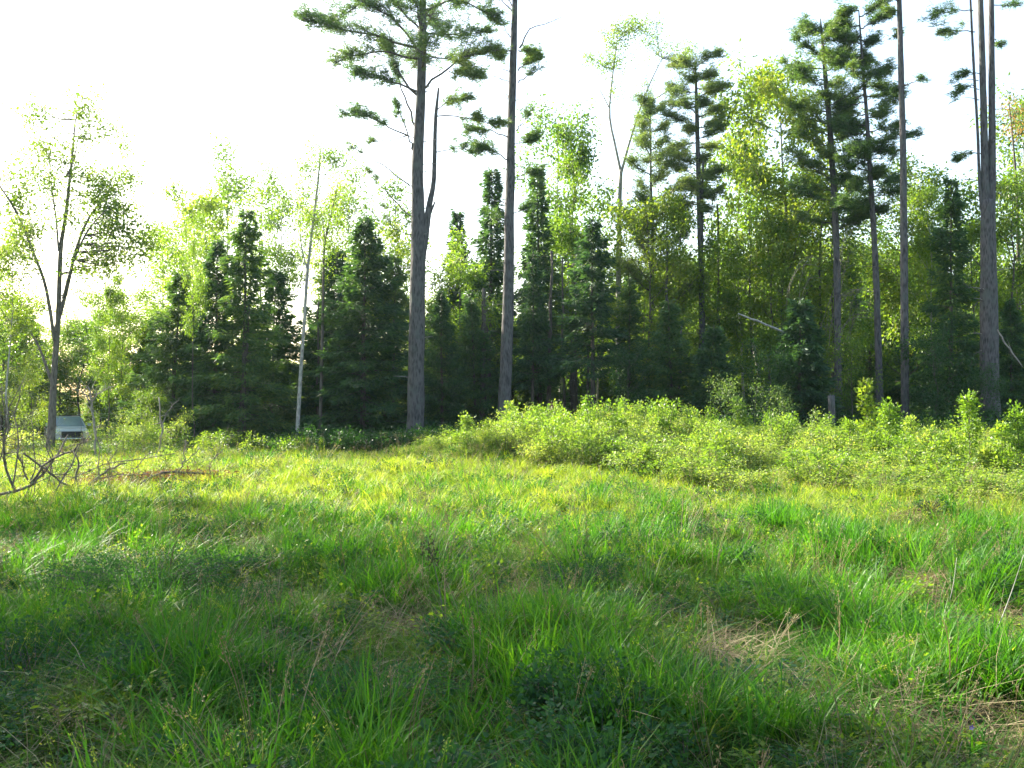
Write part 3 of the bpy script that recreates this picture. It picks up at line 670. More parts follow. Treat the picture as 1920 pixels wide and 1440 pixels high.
tops = lambda px: np.interp(px, [-200, 100, 260, 420, 560, 760, 900, 1100, 1300, 1500, 1700, 1820, 2100], [640, 640, 640, 560, 600, 560, 540, 470, 430, 380, 400, 440, 400])
pool = [LF[0], LF[1], LY[0], SP[0], SP[3], LF[2], SP[1], LF[3], LY[1]]
for k in range(52):
    px = -120 + 2160 * (k + r.uniform(.1, .9)) / 52; D = r.uniform(49, 57); v = pool[int(r.integers(0, 9))]; top = tops(px) + r.uniform(-60, 110)
    if 60 < px < 190: D = 60.0
    if px > 1120 and k % 5 < 2: continue
    place(v, 'inner_tree', px, D, top, label=inner_label(v, px), group='trees deeper in the wood', rz=float(r.uniform(0, 6)), fat=1.1)

def build_far_wood():
    srcs = []
    for v in (LF[2], SP[0], LF[0], SP[2], LY[0]): srcs.append(v['crown'])
    n = 460; D = r.uniform(59, 84, n); px = r.uniform(-700, 2650, n); x = wx(px, D)
    Hs = np.array([wz(tops(p) + 85, d) for p, d in zip(px, D)]) * r.uniform(.75, 1.1, n); idx = r.integers(0, 5, n)
    hh = np.array([9, 10, 10, 9, 9])[idx]; s = Hs / hh
    scatter('far_wood', np.stack([x, D, 0 * x - .6], -1), np.stack([0 * x, 0 * x, r.uniform(0, 6.28, n)], -1), np.stack([s * 1.25, s * 1.25, s], -1), idx, srcs,
            'mass of foliage of the wood far behind the front trees', 'wood')
build_far_wood()

# ---- thin dark trunks inside the wood, each its own slim tree
for k, (px, D, top, w_) in enumerate([(1027, 43, 470, 9), (1057, 44, 480, 6), (1082, 44, 500, 8), (1100, 45, 500, 6), (1310, 45, 300, 9), (1355, 46, 380, 7), (1262, 44, 430, 7), (905, 43, 540, 14), (925, 44, 560, 9), (450, 40, 560, 9), (600, 42, 560, 6), (1260, 42, 600, 6), (1410, 46, 420, 5), (1540, 44, 420, 6)]):
    g = Geo(); rr = w_ / FPX * D * .5; H = wz(top, D); p = wobble_path((0, 0, -.3), (r.normal(0, .3), 0, H), 12, .12, 900 + k); tube(g, p, np.linspace(rr * 1.1, rr * .5, 12), 7, 0)
    g2 = Geo()
    for q in range(16):
        z = r.uniform(.25, .98) * H; a = r.uniform(0, 6.28); L = r.uniform(.3, 1.0); b = np.array((np.interp(z, p[:, 2], p[:, 0]), np.interp(z, p[:, 2], p[:, 1]), z))
        tube(g2, smooth_path([b, b + np.array((math.cos(a) * L * .5, math.sin(a) * L * .5, .06)), b + np.array((math.cos(a) * L, math.sin(a) * L, -.08 * L))], 4), [.012, .009, .006, .003], 3, 0, cap=False)
    o = empty('bare_trunk_tree', (wx(px, D), D, gz(wx(px, D), D))); tag(o, ('thick' if w_ > 8 else 'thin' if w_ > 5 else 'very thin') + ' bare trunk ' + min(LAND, key=lambda a: abs(a[0] - px))[1] + {1057: ', left of the next', 925: ' right of the thick one', 1100: ', rightmost', 1262: ', higher one'}.get(px, ''), 'tree', 'slim dark trunks inside the wood')
    g.obj('trunk', M['dark_bark' if px < 1250 else 'pine_bark'], o); tag(g2.obj('dead_twigs', M['dead_wood'], o), kind='stuff')

# ------------------------------------------------------------------ the two big pines
def stem_tube(name, parent, px_pts, D, origin, mat, sides=12, n=26, rough=.035, dy=0.0):
    """px_pts: (x, y, width) in photograph pixels at depth D"""
    pts = np.array([P3(a, b, D) for a, b, _ in px_pts]) - origin
    if np.ndim(dy): pts[:, 1] += np.asarray(dy)
    w = np.array([c for _, _, c in px_pts]) / FPX * D * .5
    full = smooth_path(np.c_[pts], n); t = np.linspace(0, len(w) - 1, n); rad = np.interp(t, np.arange(len(w)), w)
    g = Geo(); tube(g, full, rad, sides, 0, rough=rough); return g.obj(name, mat, parent), full
def bough(parent, px_pts, D, origin, f0=.3, size=.5, n_t=16, r0=.045, depth=0.0, name='bough', dens=1.0, bare=False, mat='pine'):
    n = len(px_pts); pts = np.array([P3(a, b, D) for a, b in px_pts]) - origin
    pts[:, 1] += np.linspace(0, 1, n) ** 1.0 * depth
    path = smooth_path(pts, 10); path[1:-1] += rng.normal(0, .025, (8, 3)); g = Geo()
    if bare:
        tube(g, path, np.linspace(r0, .006, 10), 5, 1)
        for q in range(6):
            i = int(rng.integers(3, 9)); d = rng.normal(0, .3, 3) + unit(path[-1] - path[0]) * .3; tube(g, smooth_path([path[i], path[i] + d * .5 + .02, path[i] + d], 4), [.008, .006, .004, .002], 3, 1, cap=False)
        if n_t: needle_bough(g, path, f0, size, n_t, r0=r0 * .9, dens=dens)
    else: needle_bough(g, path, f0, size, n_t, r0=r0, dens=dens)
    return g.obj(name, [M[mat], M['dark_bark']], parent)

D1 = 38.0; o1 = np.array((wx(780, D1), D1, gz(wx(780, D1), D1)))
big = empty('big_pine', o1); tag(big, 'big forked pine with long one sided boughs, tallest tree left of centre', 'tree', G_)
stem_tube('trunk', big, [(779, 862, 46), (779, 800, 34), (780, 700, 31), (782, 560, 29), (784, 470, 28), (783, 400, 26), (781, 330, 22), (784, 250, 20), (788, 170, 18), (790, 80, 16), (791, 0, 13), (793, -130, 8), (794, -260, 3)], D1, o1, M['pine_bark'], n=40)
stem_tube('fork_stem', big, [(790, 490, 14), (797, 440, 13), (803, 390, 12), (812, 340, 9), (814, 270, 8), (816, 215, 7), (821, 165, 4)], D1, o1, M['pine_bark'], sides=9, dy=-.15)
stem_tube('fork_stem', big, [(799, 425, 6), (806, 400, 5), (815, 378, 3)], D1, o1, M['pine_bark'], sides=6, n=8)
B1 = [([(781, 95), (745, 48), (700, 22), (640, 6)], .35, .75, 30, .06, -.8), ([(781, 90), (714, 74), (630, 58), (572, 52)], .30, .80, 44, .06, -.6),
      ([(781, 110), (705, 92), (655, 98), (615, 104)], .35, .65, 26, .05, .8), ([(779, 177), (744, 131), (726, 88), (705, 62)], .45, .55, 20, .055, .9),
      ([(779, 171), (735, 158), (700, 152), (668, 150)], .35, .55, 24, .045, -.9), ([(780, 241), (753, 171), (732, 113)], .75, .4, 7, .05, .4),
      ([(776, 285), (763, 253), (741, 195)], .75, .4, 6, .045, -.3), ([(765, 255), (730, 240), (690, 225), (640, 219)], .4, .5, 20, .035, -.5),
      ([(790, 60), (750, 15), (700, -30), (650, -60)], .3, .8, 34, .05, .5), ([(790, 10), (720, -20), (640, 10), (600, 30)], .35, .7, 30, .05, 1.2),
      ([(796, 62), (818, 66), (866, 70), (918, 67)], .25, .5, 24, .045, -.4), ([(797, 165), (839, 131), (882, 110), (937, 107)], .5, .55, 26, .05, -.7),
      ([(797, 20), (850, -5), (900, 10), (938, 38)], .3, .65, 32, .05, .5), ([(840, 134), (865, 145), (905, 155)], .3, .45, 18, .025, -.6),
      ([(796, 100), (850, 108), (900, 125)], .35, .45, 18, .035, .9), ([(819, 205), (845, 185), (880, 178)], .2, .4, 14, .025, .3), ([(816, 218), (870, 222), (905, 233), (945, 238)], .3, .35, 18, .028, -.5),
      ([(818, 285), (860, 275), (900, 282)], .4, .35, 9, .022, .5), ([(792, -40), (850, -80), (920, -90)], .2, .7, 30, .05, 0), ([(792, -40), (740, -100), (680, -120)], .2, .7, 30, .05, 0),
      ([(790, 130), (800, 118), (812, 120)], .3, .8, 20, .05, -2.6), ([(788, 60), (785, 40), (780, 34)], .3, .8, 22, .05, -2.8), ([(788, 95), (775, 80), (765, 78)], .3, .8, 20, .05, 2.8), ([(790, 20), (800, 5), (810, 0)], .3, .8, 22, .05, 2.8)]
for pp, f0, s_, n_, r_, dp in B1: bough(big, pp, D1, o1, f0, s_, n_, r_, dp, dens=1.15)
for pp, r_ in (([(768, 348), (708, 305), (650, 268)], .03), ([(768, 405), (715, 350), (672, 305)], .028), ([(797, 55), (808, 25), (820, 0)], .03), ([(760, 255), (720, 262), (690, 260)], .02), ([(770, 440), (735, 425), (715, 380)], .02)):
    bough(big, pp, D1, o1, .7, .3, 3, r_, .3, name='dead_branch', bare=True)

D2 = 38.5; o2 = np.array((wx(946, D2), D2, gz(wx(946, D2), D2)))
bp = empty('bare_pine', o2); tag(bp, 'tall mostly bare pine trunk with short hooked branches, right of the big forked pine', 'tree', G_)
stem_tube('trunk', bp, [(943, 860, 34), (945, 770, 25), (948, 700, 23), (953, 560, 21), (955, 420, 18), (957, 330, 17), (958, 260, 15), (961, 160, 15), (964, 60, 12), (966, -30, 10), (968, -170, 4)], D2, o2, M['pine_bark'], n=36)
for pp, r_, n_ in (([(974, 90), (985, 70), (998, 50), (1035, 36), (1072, 20)], .04, 0), ([(966, 30), (958, 15), (940, 0), (925, -20)], .04, 0), ([(972, 132), (985, 118), (1010, 104)], .035, 9), ([(972, 155), (990, 140), (1013, 125)], .03, 2),
                   ([(960, 165), (950, 150), (925, 140)], .025, 0), ([(965, 75), (952, 62), (946, 40)], .03, 0), ([(968, 245), (980, 230), (992, 208)], .03, 2), ([(952, 257), (915, 243), (870, 243)], .03, 6), ([(952, 300), (925, 282), (890, 275)], .03, 9),
                   ([(965, 270), (985, 265), (1003, 255)], .02, 8), ([(952, 420), (935, 410), (925, 400)], .02, 2), ([(962, 400), (975, 395), (985, 388)], .02, 4), ([(955, 190), (952, 180), (948, 172)], .02, 0), ([(965, 335), (990, 322), (1010, 325)], .02, 7)):
    bough(bp, pp, D2, o2, .5, .42, int(n_ * 2.2), r_, .2, name='branch', bare=True)
bough(bp, [(972, 95), (985, 92), (1000, 100)], D2, o2, .3, .35, 12, .03, .3)
bough(bp, [(958, 95), (945, 95), (930, 103)], D2, o2, .3, .4, 14, .03, .3)
bough(bp, [(966, 20), (940, -20), (900, -40)], D2, o2, .3, .6, 20, .03, .3); bough(bp, [(968, 0), (1000, -40), (1040, -60)], D2, o2, .3, .6, 20, .03, .3)

# ---- dense pines on the right, and the straight bare trunk
def px_pine(name, px_pts, D, boughs, label, mat='pine_bark', n=30, seed=0, dens=1.0, nmat='pine'):
    global rng
    keep = rng; rng = np.random.default_rng(500 + seed)
    bx = px_pts[0][0]; o = np.array((wx(bx, D), D, gz(wx(bx, D), D))); t = empty(name, o); tag(t, label, 'tree', G_)
    stem_tube('trunk', t, px_pts, D, o, M[mat], n=n)
    ys = np.array([p[1] for p in px_pts])[::-1]; xs_ = np.array([p[0] for p in px_pts])[::-1]
    for (y, dx, dy, s_, n_) in boughs:
        x0 = np.interp(y, ys, xs_); dep = float(rng.normal(0, 1.1))
        bough(t, [(x0, y), (x0 + dx * .5, y + dy * .35), (x0 + dx, y + dy)], D, o, .2, s_, n_, .03, dep, dens=dens, mat=nmat)
    rng = keep
    return t
def fan(y0, y1, n, wl, wr, up, size, nt_, seed):
    """boughs between rows y0 (top) and y1; wl, wr: half widths in pixels (top, bottom) left and right"""
    r_ = np.random.default_rng(seed); out = []
    for k in range(n):
        f = (k + r_.uniform(0, .8)) / n; y = y0 + (y1 - y0) * f; left = k % 2 == 0; w = (wl if left else wr)
        dx = np.interp(f, np.linspace(0, 1, len(w)), w) * r_.uniform(.65, 1.1) * (-1 if left else 1)
        if k % 5 == 4: dx *= .25
        out.append((y, dx, -abs(dx) * up * r_.uniform(.4, 1.3) + 4, size, nt_))
    return out
px_pine('dense_pine', [(1572, 850, 16), (1572, 600, 13), (1570, 420, 12), (1562, 260, 11), (1553, 140, 8), (1548, 70, 5), (1545, 35, 2)], 41,
        fan(40, 440, 38, [30, 66, 82, 92, 66], [26, 54, 66, 76, 66], .55, .46, 14, 31), 'dense dark pine with a double top, left one of the tall pair on the right', seed=1, dens=1.2)
px_pine('dense_pine', [(1649, 850, 17), (1649, 740, 14), (1647, 600, 12), (1643, 460, 11), (1637, 340, 9), (1631, 220, 7), (1624, 120, 5), (1618, 20, 2)], 40,
        fan(18, 400, 36, [30, 66, 44, 66, 56], [30, 34, 68, 66, 46], .3, .42, 13, 32), 'dark pine with a rounded tip, right one of the tall pair on the right', seed=2, dens=1.15)
px_pine('round_topped_pine', [(1318, 850, 14), (1317, 560, 11), (1314, 430, 10), (1312, 330, 9), (1310, 230, 8), (1308, 150, 5), (1307, 112, 2)], 45,
        fan(112, 400, 30, [34, 56, 58, 54, 34], [34, 50, 46, 42, 34], .45, .44, 22, 33), 'pine with a rounded bright top in the right middle of the wood', seed=3, dens=.9, nmat='pine_light')
px_pine('bare_trunk_pine', [(1697, 850, 20), (1697, 730, 14), (1698, 500, 14), (1699, 300, 12), (1697, 150, 11), (1695, 0, 9), (1694, -140, 4)], 38,
        [(20, -28, 4, .3, 7), (45, 22, 6, .25, 5), (160, -12, 10, .2, 3), (5, -45, -20, .4, 10), (-30, 60, -20, .6, 22), (-30, -70, -20, .6, 22), (-60, 50, -40, .6, 22), (-90, -40, -40, .6, 20), (270, 16, 10, .2, 3), (165, 14, 6, .2, 3)],
        'straight bare trunk standing alone against the sky on the right', seed=4)
# triple trunk
D3 = 37.5; o3 = np.array((wx(1856, D3), D3, gz(wx(1856, D3), D3))); tt = empty('triple_trunk_pine', o3); tag(tt, 'thick pine splitting into three tall bare stems near the right edge', 'tree', G_)
stem_tube('trunk', tt, [(1856, 860, 46), (1856, 740, 34), (1857, 600, 31), (1857, 500, 29), (1857, 410, 26), (1857, 375, 22)], D3, o3, M['pine_bark'], n=20)
stem_tube('stem', tt, [(1853, 430, 17), (1853, 330, 14), (1852, 200, 12), (1850, 60, 11), (1848, -130, 6)], D3, o3, M['pine_bark'], n=22)
stem_tube('stem', tt, [(1862, 430, 17), (1866, 330, 14), (1868, 200, 12), (1869, 60, 11), (1872, -130, 6)], D3, o3, M['pine_bark'], n=22)
stem_tube('stem', tt, [(1850, 430, 7), (1843, 350, 6), (1840, 240, 5), (1834, 110, 5), (1828, -60, 3)], D3, o3, M['pine_bark'], n=22, dy=-.2)
for pp, n_, s_ in (([(1835, 20), (1800, 18), (1765, 28)], 10, .4), ([(1838, 60), (1805, 55), (1780, 55)], 8, .35), ([(1852, 140), (1825, 135), (1802, 150)], 7, .3), ([(1868, 8), (1900, 8), (1935, 2)], 4, .3), ([(1838, 160), (1825, 160), (1810, 175)], 8, .35),
               ([(1870, 70), (1880, 72), (1888, 80)], 3, .2), ([(1843, 290), (1825, 285), (1808, 300)], 7, .3), ([(1850, -40), (1800, -80), (1760, -90)], 24, .6), ([(1872, -40), (1920, -80), (1960, -90)], 24, .6)):
    bough(tt, pp, D3, o3, .35, s_, n_, .022, .3, name='bough')
for pp in ([(1845, 340), (1815, 337), (1795, 342)], [(1843, 500), (1830, 492), (1810, 470)], [(1843, 545), (1820, 540), (1800, 532)], [(1843, 560), (1830, 570), (1815, 590)], [(1868, 620), (1885, 650), (1905, 690)], [(1845, 655), (1825, 665), (1812, 690)]):
    bough(tt, pp, D3, o3, .5, .2, 0, .02, -.3, name='dead_branch', bare=True)

def stubs(t, o, D, rows, n, seed, wpx):
    r_ = np.random.default_rng(seed); ys = np.array([a for a, _ in rows]); xs_ = np.array([b for _, b in rows])
    for k in range(n):
        y = r_.uniform(ys.min(), ys.max()); x = np.interp(y, ys, xs_); sgn = r_.choice([-1, 1]); a = P3(x + sgn * wpx * .3, y, D) - o; L = r_.uniform(.15, .7)
        e = a + np.array((sgn * L, r_.normal(0, .2) - .1, r_.uniform(-.1, .25) * L)); g = Geo(); tube(g, smooth_path([a, (a + e) / 2 + np.array((0, 0, .03)), e], 5), np.linspace(.022, .008, 5), 5, 0); g.obj('branch_stub', M['dead_wood'], t)
stubs(big, o1, D1, [(150, 789), (400, 783), (560, 782), (720, 780)], 14, 1, 24)
stubs(bp, o2, D2, [(60, 964), (260, 958), (560, 953), (720, 947)], 16, 2, 18)
stubs(tt, o3, D3, [(100, 1850), (330, 1856), (560, 1857), (700, 1856)], 14, 3, 28)

# ---- forked light tree in the centre, sparse tree at the left, leaning birch pair: trunk and limbs as parts
def limb_tree(name, label, bx, D, stems, crown_clumps, leaves, lsize, mat, bark, seed, clus=.35, twigs=True):
    global rng
    keep = rng; rng = np.random.default_rng(seed)
    o = np.array((wx(bx, D), D, gz(wx(bx, D), D))); t = empty(name, o); tag(t, label, 'tree', G_)
    SPT = []
    for k, (pp, dep) in enumerate(stems):
        n = len(pp); pp = [(a, b, c * .84) for a, b, c in pp]; _, path = stem_tube('trunk' if k == 0 else 'limb', t, pp, D, o, M[bark], sides=8 if k == 0 else 6, n=24 if k == 0 else 14, dy=np.linspace(0, dep, n)); SPT.append(path[5:])
    SPT = np.vstack(SPT); g, tw = Geo(), Geo(); C, Wt = [], []
    for (cx, cy, rx, ry, wgt) in crown_clumps:
        m = max(3, int(rx * ry / 60)); aa = rng.uniform(0, 6.28, m); rr = np.sqrt(rng.uniform(0, 1, m))
        for a, q in zip(aa, rr):
            p = P3(cx + rx * q * math.cos(a), cy + ry * q * math.sin(a), D) - o; p[1] += rng.normal(0, rx / FPX * D * .6); C.append(p); Wt.append(wgt * rng.uniform(.3, 1) / m)
            if twigs:
                dd = np.linalg.norm(SPT - p, axis=1) + 3.0 * np.clip(SPT[:, 2] - p[2] + .15, 0, 9); c0 = SPT[int(dd.argmin())]; v = p - c0; dl = np.linalg.norm(v)
                if dl < .1: continue
                md = c0 + v * .5 + rng.normal(0, .06, 3) * dl + np.array((0, 0, -.06 * dl)); q = smooth_path([c0, md, p], 6); tube(tw, q, np.linspace(.007 + .005 * dl, .004, 6), 4, 0, cap=False)
                for z_ in range(2):
                    i_ = int(rng.integers(1, 6)); e = q[i_] + unit(v) * rng.uniform(.1, .3) + rng.normal(0, .22, 3); tube(tw, [q[i_], (q[i_] + e) / 2 + .01, e], [.006, .005, .003], 3, 0, cap=False); C.append(e); Wt.append(wgt * rng.uniform(.3, 1) / m * .6)
    C, Wt = np.array(C), np.array(Wt); ii = rng.choice(len(C), leaves, p=Wt / Wt.sum()); off = rng.normal(0, clus, (leaves, 3)) * np.array((1, 1, .8))
    kites(g, C[ii] + off, off + rng.normal(0, .3, (leaves, 3)) - np.array((0, 0, .1)), lsize * rng.uniform(.6, 1.2, leaves), lsize * .65 * rng.uniform(.6, 1.2, leaves), up=np.array((0, 0, 1.)) + rng.normal(0, .8, (leaves, 3)))
    g.obj('crown', M[mat], t)
    if tw.f: tag(tw.obj('twigs', M[bark], t), kind='stuff')
    rng = keep
    return t

limb_tree('sparse_leafed_tree', 'tall grey tree with spreading limbs and thin washed out crown on the left', 96, 39,
    [([(94, 860, 22), (97, 790, 18), (99, 700, 14), (104, 600, 12), (106, 470, 10), (114, 400, 8), (122, 310, 6), (128, 220, 3)], .3),
     ([(101, 640, 8), (88, 540, 7), (70, 480, 6), (45, 410, 5), (10, 350, 3)], -.9), ([(102, 620, 9), (118, 540, 8), (128, 470, 7), (150, 400, 5), (200, 330, 3)], .9),
     ([(106, 470, 5), (92, 410, 4), (75, 350, 3), (60, 280, 2)], 1.2), ([(116, 560, 7), (140, 500, 5), (175, 440, 4), (220, 400, 2)], -1.1), ([(120, 330, 4), (132, 300, 3), (140, 260, 2)], 0), ([(98, 720, 6), (60, 640, 5), (20, 600, 3)], .6)],
    [(40, 215, 30, 30, .6), (160, 210, 22, 45, .8), (215, 255, 30, 22, .5), (55, 280, 28, 18, .5), (40, 340, 45, 38, 1.5), (110, 300, 40, 35, .55), (165, 345, 40, 42, 1.3), (215, 340, 30, 25, .7), (30, 400, 35, 40, 1.0), (215, 385, 28, 25, .8),
     (250, 430, 32, 28, 1.1), (190, 440, 40, 35, .8), (270, 455, 22, 22, .8), (175, 490, 45, 30, .8), (20, 460, 25, 30, .6), (220, 500, 30, 25, .8), (140, 400, 30, 40, .6), (60, 430, 20, 30, .5)], 16000, .135, 'leaf', 'grey_wood', 41, clus=.20)
limb_tree('forked_tree', 'pale tree forking into two wide limbs under a thin faded crown, centre right', 1162, 47,
    [([(1160, 850, 12), (1160, 640, 12), (1161, 480, 11), (1164, 360, 9), (1166, 318, 8)], .0), ([(1166, 325, 7), (1156, 275, 6), (1145, 215, 5), (1150, 150, 4), (1157, 100, 3), (1162, 55, 2)], .4),
     ([(1166, 325, 7), (1178, 280, 6), (1192, 235, 5), (1205, 195, 4), (1222, 155, 3), (1242, 115, 2)], -.4), ([(1145, 205, 3), (1135, 180, 2.5), (1124, 155, 1.5)], .5), ([(1205, 200, 3), (1235, 180, 3), (1270, 155, 2)], .6)],
    [(1180, 48, 30, 16, .9), (1215, 62, 30, 20, .8), (1150, 70, 20, 25, .5), (1125, 110, 22, 14, .7), (1160, 115, 20, 15, .4), (1265, 90, 25, 20, .5), (1290, 100, 14, 25, .4), (1215, 115, 25, 6, .15), (1210, 180, 16, 25, .3), (1150, 165, 12, 10, .15)], 5200, .11, 'leaf', 'pale_bark', 42, clus=.17)
limb_tree('leaning_birch', 'slim pale birch with a small bright top, left of a thin bare tree', 560, 38.5,
    [([(557, 850, 11), (559, 780, 9), (564, 680, 8), (569, 600, 7), (573, 520, 7), (582, 430, 6), (592, 340, 5), (597, 272, 2)], .2), ([(575, 510, 3), (560, 450, 3), (556, 380, 2)], .4), ([(583, 420, 3), (598, 360, 2), (620, 310, 1.5)], -.3)],
    [(598, 298, 22, 16, 1.0), (620, 300, 20, 12, .6), (575, 310, 18, 12, .5), (570, 345, 22, 25, .6), (565, 430, 18, 40, .8), (640, 290, 12, 8, .2), (590, 400, 18, 30, .5), (550, 480, 14, 30, .5)], 4200, .10, 'leaf_yellow', 'pale_bark', 43, clus=.2)
limb_tree('leaning_birch', 'thin tree leaning right with almost no leaves, beside the slim pale birch', 608, 40,
    [([(600, 850, 8), (602, 700, 7), (604, 560, 6), (606, 460, 5), (618, 400, 4), (630, 340, 2)], .2), ([(608, 455, 3), (600, 400, 2), (590, 370, 1.5)], .3)],
    [(628, 350, 14, 20, .6), (605, 400, 14, 25, .6), (600, 470, 20, 30, .8), (622, 430, 14, 20, .3)], 1800, .09, 'leaf_yellow', 'dark_bark', 44, clus=.2)
limb_tree('rusty_leafed_tree', 'tree with orange brown leaves at the right edge beside the triple trunk', 1915, 46,
    [([(1915, 850, 10), (1912, 600, 9), (1914, 400, 7), (1908, 280, 4), (1900, 190, 2)], 0)],
    [(1898, 200, 16, 18, 1.0), (1912, 235, 14, 20, 1.0), (1900, 260, 14, 20, .7), (1925, 200, 14, 30, .6)], 800, .08, 'pale_orange', 'dark_bark', 45, clus=.22)

# ------------------------------------------------------------------ dead wood
def stick(name, px_paths, label, cat, mat='dead_wood', group=None, twig=8, seed=0, part='branch'):
    """px_paths: list of [(x, y, width_px, depth) ...]; the first is the main stem"""
    global rng
    keep = rng; rng = np.random.default_rng(600 + seed)
    a = px_paths[0][0]; o = P3(a[0], a[1], a[3]); t = empty(name, o); tag(t, label, cat, group)
    for k, pp in enumerate(px_paths):
        c = np.array([P3(x, y, d) for x, y, _, d in pp]) - o; n = 10; path = smooth_path(c, n); path[1:-1] += rng.normal(0, .018, (n - 2, 3))
        rad = np.interp(np.linspace(0, len(pp) - 1, n), np.arange(len(pp)), [w / FPX * d * (.5 if name == 'leaning_log' else .34) for _, _, w, d in pp])
        g = Geo(); tube(g, path, rad, 7, 0, rough=.05)
        for q in range(twig):
            i = int(rng.integers(3, n - 1)); d = rng.normal(0, .22, 3) + np.array((0, 0, .1)); L = rng.uniform(.5, 1.5)
            tube(g, smooth_path([path[i], path[i] + d * .5 * L + rng.normal(0, .02, 3), path[i] + d * L], 4), np.array([.5, .35, .25, .12]) * rad[i], 4, 0, cap=False)
        g.obj('stem' if k == 0 else part, M[mat], t)
    rng = keep
    return t
stick('fallen_branch', [[(-60, 945, 9, 16.5), (40, 915, 8, 17), (75, 898, 7, 17.3), (110, 850, 6, 17.6), (128, 815, 4, 17.8)],
                        [(60, 905, 7, 17.2), (95, 865, 6, 17.2), (140, 845, 5, 17.2), (160, 820, 4, 17.2)], [(30, 918, 8, 17), (12, 880, 7, 16.8), (8, 840, 6, 16.6), (12, 780, 4, 16.5), (2, 720, 2, 16.4)],
                        [(25, 915, 5, 17), (34, 850, 4, 17.1), (30, 780, 3, 17.2), (38, 725, 2, 17.3)], [(-10, 900, 5, 17), (12, 830, 4, 17.1), (22, 760, 3, 17.2), (48, 700, 1.5, 17.3)], [(60, 900, 4, 17), (66, 850, 3, 17.1), (58, 790, 2, 17.2), (70, 745, 1.5, 17.3)],
                        [(45, 850, 5, 17), (85, 880, 6, 17.2), (120, 905, 5, 17.4), (160, 925, 3, 17.6)], [(30, 830, 3, 17.3), (40, 865, 4, 17.2), (55, 900, 5, 17.2)],
                        [(100, 930, 4, 17), (125, 890, 4, 17.3), (150, 840, 3, 17.6), (165, 825, 2, 17.8)]],
      'large dead forked limb lying in the grass at the left edge', 'branch', 'grey_wood', seed=1, twig=24)
stick('fallen_branch', [[(225, 925, 5, 19), (265, 905, 7, 19.3), (300, 892, 7, 19.5), (335, 884, 6, 19.7), (380, 886, 5, 20), (430, 896, 3, 20.4)], [(335, 884, 4, 19.7), (350, 865, 3, 19.9), (375, 840, 2, 20.2)], [(300, 892, 3, 19.5), (340, 900, 3, 19.3), (370, 915, 2, 19.2)]],
      'dark arched dead branch lying over the reddish dead bracken', 'branch', 'dark_bark', seed=2, twig=6)
stick('fallen_branch', [[(150, 925, 7, 18.5), (180, 900, 6, 18.6), (205, 882, 5, 18.8), (240, 868, 3, 19)], [(145, 925, 7, 18.5), (147, 890, 6, 18.5), (142, 850, 4, 18.5)], [(185, 895, 4, 18.7), (188, 860, 3, 18.8), (183, 800, 2, 18.9)]],
      'short dead branch propped up left of the bracken patch', 'branch', 'grey_wood', seed=3, twig=6)
stick('dead_brush', [[(100, 925, 3, 18.6), (170, 880, 3, 18.7), (250, 862, 2.5, 18.9), (330, 850, 2, 19)], [(130, 922, 3, 18.4), (200, 895, 3, 18.5), (280, 888, 2, 18.6)], [(240, 915, 3, 19.4), (262, 870, 2.5, 19.4), (300, 838, 2, 19.5)], [(330, 905, 3, 19.8), (345, 862, 2.5, 19.9), (350, 825, 2, 20)],
                     [(400, 905, 3, 20), (395, 870, 2.5, 20), (420, 842, 2, 20)], [(210, 920, 3, 18.8), (205, 870, 2.5, 18.8), (230, 825, 2, 18.9)], [(90, 915, 3, 18), (100, 860, 2.5, 18), (85, 800, 2, 18.1)]],
      'low tangle of fine grey brown twigs around the reddish bracken patch', 'brush', 'grey_wood', seed=9, twig=20)
stick('dead_sapling', [[(182, 860, 7, 33), (176, 800, 6, 33), (172, 755, 5, 33), (165, 725, 3, 33)], [(172, 755, 4, 33), (190, 735, 3, 33), (215, 725, 2, 33)], [(172, 760, 4, 33), (155, 735, 3, 33), (135, 730, 2, 33)]],
      'small leafless dead tree standing right of the parked vehicle', 'dead tree', seed=4, twig=16)
stick('dead_sapling', [[(300, 870, 6, 34), (303, 800, 5, 34), (298, 745, 3, 34)], [(302, 800, 3, 34), (320, 765, 2, 34), (335, 750, 1.5, 34)]], 'thin dead upright sapling left of the shaded undergrowth', 'dead tree', seed=8, twig=14)
stick('leaning_log', [[(1385, 588, 2.5, 41), (1420, 602, 4, 40.5), (1472, 624, 4.5, 40), (1510, 640, 4, 39.8)]], 'pale fallen trunk leaning through the trees left of the dark spruce', 'log', 'pale_bark', seed=5, twig=3)
stick('leaning_log', [[(1872, 618, 2.5, 36), (1885, 640, 3, 36), (1900, 662, 3, 36), (1918, 688, 2, 36)]], 'short grey leaning stick right of the triple trunk', 'log', 'dead_wood', seed=6, twig=1)
